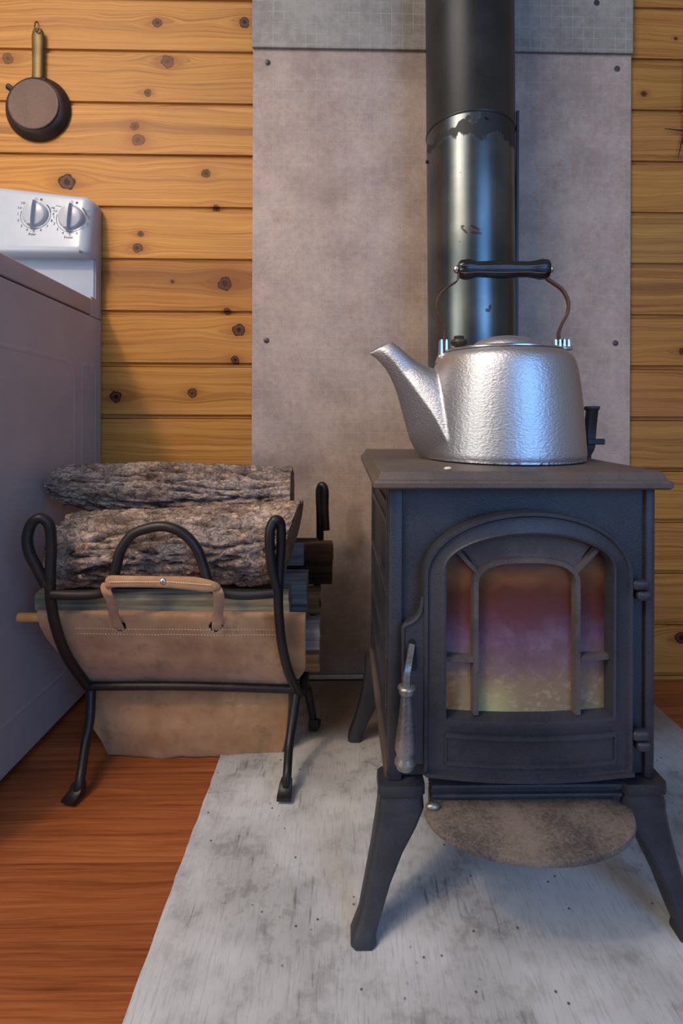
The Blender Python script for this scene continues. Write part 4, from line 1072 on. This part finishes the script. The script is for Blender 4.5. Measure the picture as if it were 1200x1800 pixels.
log_split('grey weathered split log facing out just above the suede hem', U(62, 1040, 0.93).x, U(508, 1040, 0.93).x, [(0.929, 0.312), (0.929, 0.345), (0.945, 0.350), (0.985, 0.346), (0.990, 0.312)], SPLG, 1.0)
log_split('blue grey split log whose end shows right of the rack upright', -0.50, U(539, 1000, 1.0).x, [(1.000, 0.285), (1.000, 0.348), (1.020, 0.358), (1.050, 0.358), (1.050, 0.29)], SPLB, 4.0, endmat=SPLB)
log_split('slim blue grey split log on end of pile under the back log', -0.52, U(531, 1000, 1.02).x, [(1.050, 0.366), (1.052, 0.400), (1.062, 0.410), (1.076, 0.405), (1.076, 0.368)], SPLB, 5.0, endmat=SPLB)
log_split('dark brown split log jutting furthest right at the back of the rack', -0.47, U(584, 990, 1.11).x, [(1.082, 0.315), (1.084, 0.395), (1.10, 0.402), (1.138, 0.398), (1.14, 0.33)], SPLD, 6.0, endmat=SPLT)
log_split('tan split log in shadow below the dark brown one', -0.46, U(563, 1050, 1.08).x, [(1.052, 0.262), (1.052, 0.305), (1.075, 0.310), (1.108, 0.305), (1.10, 0.268)], SPLT, 8.0, endmat=SPLD)
log_split('blue grey split log beside the suede, second from the bottom', -0.45, U(564, 1095, 1.04).x, [(0.985, 0.222), (0.985, 0.260), (1.00, 0.27), (1.046, 0.264), (1.04, 0.225)], SPLB, 9.0, endmat=SPLB)
log_split('pale split log lowest in the suede carrier', -0.44, U(563, 1145, 1.06).x, [(1.005, 0.168), (1.005, 0.202), (1.02, 0.213), (1.075, 0.213), (1.075, 0.172)], SPLT, 10.0, endmat=SPLB)

# ------------------------------------------------------------------ kitchen range
XS = U(179, 600, YW - 0.002).x
rng = thing('kitchen_range', 'white kitchen range with grey side panel standing left of the rack', 'range', (-1.0, 1.0, 0))
zsm = 0.9175; zct = 0.9590; YR0 = 0.655
bm = BM(); box(bm, -1.36, XS, YR0, YW - 0.003, 0.012, zsm - 0.0015, 0.004, 2); obj('cabinet', bm, SIDE, rng)
# pressed panel lines on the side
bm = BM()
def press(y0, y1, z0, z1, rc):
    P = []
    for cy_, cz_, a0 in ((y0 + rc, z0 + rc, PI), (y1 - rc, z0 + rc, 1.5 * PI), (y1 - rc, z1 - rc, 0), (y0 + rc, z1 - rc, 0.5 * PI)):
        for k in range(6): a = a0 + k / 5 * PI / 2; P.append(Vector((XS, cy_ + rc * math.cos(a), cz_ + rc * math.sin(a))))
    rings = [[p + Vector((0.0001, 0, 0)) for p in P]]
    c = sum(P, Vector()) / len(P)
    for f, dx in ((0.004, 0.0012), (0.009, 0.0012), (0.012, 0.0002)):
        rings.append([p + Vector((dx, -math.copysign(f, p.y - c.y), -math.copysign(f, p.z - c.z))) for p in P])
    loft(bm, rings, True, False)
press(0.70, 1.185, 0.10, 0.80, 0.05); press(1.205, 1.285, 0.20, 0.80, 0.012)
obj('pressed_panel', bm, SIDE, rng, True, 60)
bm = BM(); box(bm, -1.36, XS - 0.0002, YR0 - 0.004, 1.253, zsm + 0.0015, zct, 0.004, 3)
obj('cooktop', bm, [SIDE], rng, True, 40)
bm = BM(); box(bm, -1.35, XS - 0.010, YR0 + 0.006, 1.250, zct - 0.002, zct + 0.0012, 0.001, 1); obj('cooktop_surface', bm, ENAMEL, rng)
bm = BM(); box(bm, -1.36, XS - 0.0004, 1.2765, YW - 0.003, zsm - 0.001, 1.195, 0.003, 2); obj('backguard', bm, SIDE, rng, True)
bm = BM(); box(bm, -1.36, XS - 0.0006, 1.2535, 1.2775, zsm - 0.001, zct + 0.006, 0.002, 1); obj('backguard_foot', bm, SIDE, rng, True)
bm = BM(); box(bm, -1.355, XS - 0.004, 1.2725, 1.2785, zct + 0.004, 1.075, 0.0025, 3); obj('splash_panel', bm, ENAMEL, rng, True)
# console
zc0 = U(80, 447, 1.238).z
def face_y(z): return 1.231 + (z - zc0) * 0.17
bm = BM(); rings = []
xs_ = [-1.37, -1.0, XS - 0.10, XS - 0.05, XS - 0.03] + [XS - 0.028 + 0.0275 * math.sin(k / 8 * PI / 2) for k in range(1, 9)]
for x in xs_:
    e = max(0.0, (x - (XS - 0.028)) / 0.0275); rr = 1 - math.sqrt(max(0, 1 - e * e)) if e < 1 else 1
    zt = 1.196 + (XS - 0.02 - x) * 0.115 if x < XS - 0.03 else 1.2
    zt = 1.2105 + max(0, (XS - 0.03 - x)) * 0.105 - 0.020 * rr
    yf = lambda z: face_y(z) + 0.026 * rr
    pr = [(1.300, zc0 + 0.001), (1.2785, zc0), (yf(zc0) + 0.012, zc0), (yf(zc0) + 0.004, zc0 + 0.003), (yf(zc0) + 0.0005, zc0 + 0.010), (yf(zc0 + 0.022), zc0 + 0.022)]
    zm = zt - 0.016
    for k in range(1, 5): z = zc0 + 0.022 + (zm - zc0 - 0.022) * k / 4; pr.append((yf(z), z))
    for k in range(1, 6):
        a = k / 5 * PI / 2; pr.append((yf(zm) + 0.016 * (1 - math.cos(a)), zm + 0.016 * math.sin(a)))
    pr += [(1.300, zt)]
    rings.append([Vector((x, min(a, 1.3), b)) for a, b in pr])
loft(bm, rings); obj('control_panel', bm, ENAMEL, rng, True, 50)
def text_bm(bm, s, cx_, cz_, size, rot=0):
    cu = bpy.data.curves.new('t', 'FONT'); cu.body = s; cu.size = size; cu.align_x = 'CENTER'; cu.align_y = 'CENTER'; cu.extrude = 0
    o = bpy.data.objects.new('t', cu); C.objects.link(o)
    me = bpy.data.meshes.new_from_object(o.evaluated_get(bpy.context.evaluated_depsgraph_get()))
    vs = []
    for v in me.vertices:
        x, z = v.co.x * math.cos(rot) - v.co.y * math.sin(rot) + cx_, v.co.x * math.sin(rot) + v.co.y * math.cos(rot) + cz_
        vs.append(bm.verts.new((x, face_y(z) - 0.0006, z)))
    for p in me.polygons:
        try: bm.faces.new([vs[i] for i in p.vertices])
        except ValueError: pass
    bpy.data.objects.remove(o); bpy.data.curves.remove(cu); bpy.data.meshes.remove(me)
def ringarc(bm, cx_, cz_, r, w, a0, a1, n=30):
    for k in range(n):
        q = []
        for a, rr in ((a0 + (a1 - a0) * k / n, r), (a0 + (a1 - a0) * (k + 1) / n, r), (a0 + (a1 - a0) * (k + 1) / n, r + w), (a0 + (a1 - a0) * k / n, r + w)):
            x, z = cx_ + rr * math.cos(a), cz_ + rr * math.sin(a); q.append(bm.verts.new((x, face_y(z) - 0.0006, z)))
        bm.faces.new(q)
for (px_, py_, nm) in ((61.5, 377, 'Rear'), (125, 383, 'Front')):
    c = U(px_, py_, 1.245); sc = 1.245 / F
    kb = bpy.data.objects.new('knob', None); C.objects.link(kb); kb.parent = rng
    yk = face_y(c.z); kb.location = Vector((c.x, yk, c.z)) - origin(rng)
    bm = BM(); R0 = 22 * sc
    lathe(bm, [(R0, 0.0), (R0, -0.003), (R0 * 0.96, -0.006), (R0 * 0.86, -0.011), (R0 * 0.80, -0.012), (R0 * 0.05, -0.0125)], (c.x, yk - 0.0004, c.z), 40, 'Y')
    obj('dial', bm, KNOBW, kb, True, 40)
    bm = BM(); rings = []
    for zz_, wx, d in ((-1.02, 0.0075, 0.013), (-0.95, 0.0085, 0.021), (-0.5, 0.0080, 0.0235), (0.5, 0.0070, 0.0235), (0.95, 0.0060, 0.021), (1.02, 0.0050, 0.013)):
        z = c.z + zz_ * R0 * 0.98; sh = zz_ * 0.0035
        rings.append([Vector((c.x + sh - wx, yk - 0.004, z)), Vector((c.x + sh - wx * 0.85, yk - d, z)), Vector((c.x + sh + wx * 0.35, yk - d, z)), Vector((c.x + sh + wx * 0.6, yk - 0.004, z))])
    loft(bm, rings); obj('pointer', bm, KNOBW, kb, True, 30)
    bm = BM()
    ringarc(bm, c.x, c.z, 25.5 * sc, 0.7 * sc, R(165), R(408), 40); ringarc(bm, c.x, c.z, 25 * sc, 1.8 * sc, R(372), R(408), 12)
    rt = 30.5 * sc
    for k, s in enumerate(('Lo', '1', '2', '3', '4', '5', '6', '7', '8', '9', 'Hi')):
        a = R(154 + k * 23.2)
        ex = 1.05 if len(s) > 1 else 1
        text_bm(bm, s, c.x + rt * ex * math.cos(a), c.z + rt * math.sin(a), 6.4 * sc)
    text_bm(bm, nm, c.x - 2 * sc, c.z - 36 * sc, 6.6 * sc)
    ringarc(bm, c.x - 2 * sc, c.z + 30 * sc, 2.0 * sc, 0.5 * sc, 0, 2 * PI, 12)
    obj('dial_marking', bm, INK, rng)['kind'] = 'stuff'
    bm = BM()
    ringarc(bm, c.x + 7 * sc, c.z + 29 * sc, 0.01 * sc, 2.2 * sc, 0, 2 * PI, 12)
    for i in range(2 if nm == 'Front' else 1):
        text_bm(bm, 'Off' if nm == 'Rear' else '\u2014\u2014', c.x - 24 * sc, c.z + (22 + i * 2.2 - (1 if i else 0)) * sc, 5.4 * sc if nm == 'Rear' else 5.0 * sc, -0.15)
    q = [bm.verts.new((c.x + a * sc, face_y(c.z) - 0.0006 - 0.0, c.z + b * sc)) for a, b in ((-18.5, 20.5), (-14.5, 17.0), (-17.8, 17.6))]
    for v in q: v.co.y = face_y(v.co.z) - 0.0006
    bm.faces.new(q)
    obj('dial_symbol', bm, INKRED, rng)['kind'] = 'stuff'
bm = BM(); c = U(141, 446, 1.232); lathe(bm, [(0.0001, 0), (0.0035, 0), (0.0035, -0.0015), (0.0001, -0.002)], (c.x, face_y(zc0 + 0.006) + 0.001, zc0 + 0.006), 12, 'Y'); obj('screw', bm, STEEL2, rng, True)
# little feet
for x_, y_ in ((-1.30, 0.72), (XS - 0.05, 0.72), (-1.30, 1.25), (XS - 0.05, 1.25)):
    bm = BM(); lathe(bm, [(0.001, 0.0004), (0.018, 0.0004), (0.018, 0.006), (0.009, 0.008), (0.009, 0.014), (0.001, 0.014)], (x_, y_, 0), 14); obj('foot', bm, DARK, rng, True)

# ------------------------------------------------------------------ skillet on the wall
ys = YW - 0.0012
rc_ = U(66, 191, ys - 0.006); rr0 = 0.0805
pan = thing('skillet', 'small tarnished copper skillet hanging bottom outwards on the pine wall', 'pan', (rc_.x, ys, rc_.z))
bm = BM(); dpt = 0.025
lathe(bm, [(rr0 * 0.97, -0.0025), (rr0 * 1.005, -0.0022), (rr0 * 1.01, -0.004), (rr0 * 0.99, -0.006), (rr0 * 0.93, -dpt * 0.55), (rr0 * 0.83, -dpt * 0.85), (rr0 * 0.775, -dpt * 0.9)], (rc_.x, ys, rc_.z), 64, 'Y')
obj('side_wall', bm, COPDARK, pan, True, 60)
bm = BM(); lathe(bm, [(rr0 * 0.79, -dpt * 0.93), (rr0 * 0.785, -dpt * 0.98), (rr0 * 0.765, -dpt * 1.03), (rr0 * 0.73, -dpt * 1.02), (rr0 * 0.3, -dpt), (0.0005, -dpt)], (rc_.x, ys, rc_.z), 64, 'Y')
obj('base', bm, COPPER, pan, True, 60)
bm = BM(); yh = ys - 0.010
hp_ = [(66, 140, 10), (66.5, 120, 9.5), (66.5, 90, 10), (66.5, 65, 10.5), (67, 56, 9.5), (67, 52, 7)]
rings = []
for px_, py_, wv in hp_:
    c = U(px_, py_, yh); r = wv * yh / F
    rings.append([c + Vector((math.cos(2 * PI * k / 20) * r, math.sin(2 * PI * k / 20) * 0.0062, 0)) for k in range(20)])
loft(bm, rings); obj('handle', bm, BRASS, pan, True, 60)
bm = BM(); a = U(66, 141, yh - 0.002); box(bm, a.x - 0.022, a.x + 0.022, yh - 0.008, yh + 0.006, a.z - 0.007, a.z + 0.002, 0.002, 2); obj('handle_bracket', bm, COPDARK, pan, True)
bm = BM(); c = U(20, 155, ys - 0.008); tube(bm, [U(14, 152, ys - 0.008), U(20, 156, ys - 0.008), U(30, 163, ys - 0.009)], lambda u: 0.0078 - 0.001 * u, 10, 3); obj('pour_tab', bm, COPDARK, pan, True)
bm = BM(); tube(bm, [U(61, 57, yh - 0.004), U(63, 51, yh - 0.006), U(67, 50, yh - 0.005), U(71, 55, yh - 0.002)], 0.0016, 8, 4); obj('hanging_ring', bm, BRASS, pan, True)
hook = thing('wall_hook', 'small bent brass hook in the pine wall holding the skillet', 'hook', tuple(U(64, 42, YW)))
bm = BM(); tube(bm, [U(66, 40, YW + 0.006), U(65, 38, YW - 0.004), U(62, 40, YW - 0.012), U(61, 48, YW - 0.017), U(63, 54, YW - 0.020), U(66, 54, YW - 0.022), U(68, 50, YW - 0.022)], 0.0017, 8, 4)
obj('hook', bm, BRASS, hook, True)

# dark iron piece hanging at the right edge of the frame
ih = thing('iron_hanger', 'thin dark iron prong hanging on the right pine boards, cut by frame', 'hanger', tuple(U(1204, 112, YW)))
bm = BM(); tube(bm, [U(1206, 105, YW - 0.008), U(1205, 170, YW - 0.010), U(1204, 232, YW - 0.010), U(1202, 250, YW - 0.010)], 0.0042, 8, 3); obj('shaft', bm, FORGED, ih, True)
bm = BM(); tube(bm, [U(1207, 228, YW - 0.010), U(1196, 229, YW - 0.010), U(1168, 226, YW - 0.008)], lambda u: 0.0034 - 0.0026 * u, 8, 3); obj('side_prong', bm, FORGED, ih, True)
bm = BM(); tube(bm, [U(1202, 236, YW - 0.010), U(1196, 256, YW - 0.010), U(1191, 279, YW - 0.009)], lambda u: 0.0026 - 0.0018 * u, 8, 3); obj('lower_prong', bm, FORGED, ih, True)
bm = BM(); tube(bm, [U(1206, 105, YW - 0.008), U(1206, 103, YW - 0.002), U(1206, 102, YW + 0.008)], 0.003, 8, 2); obj('nail', bm, STEEL2, ih, True)
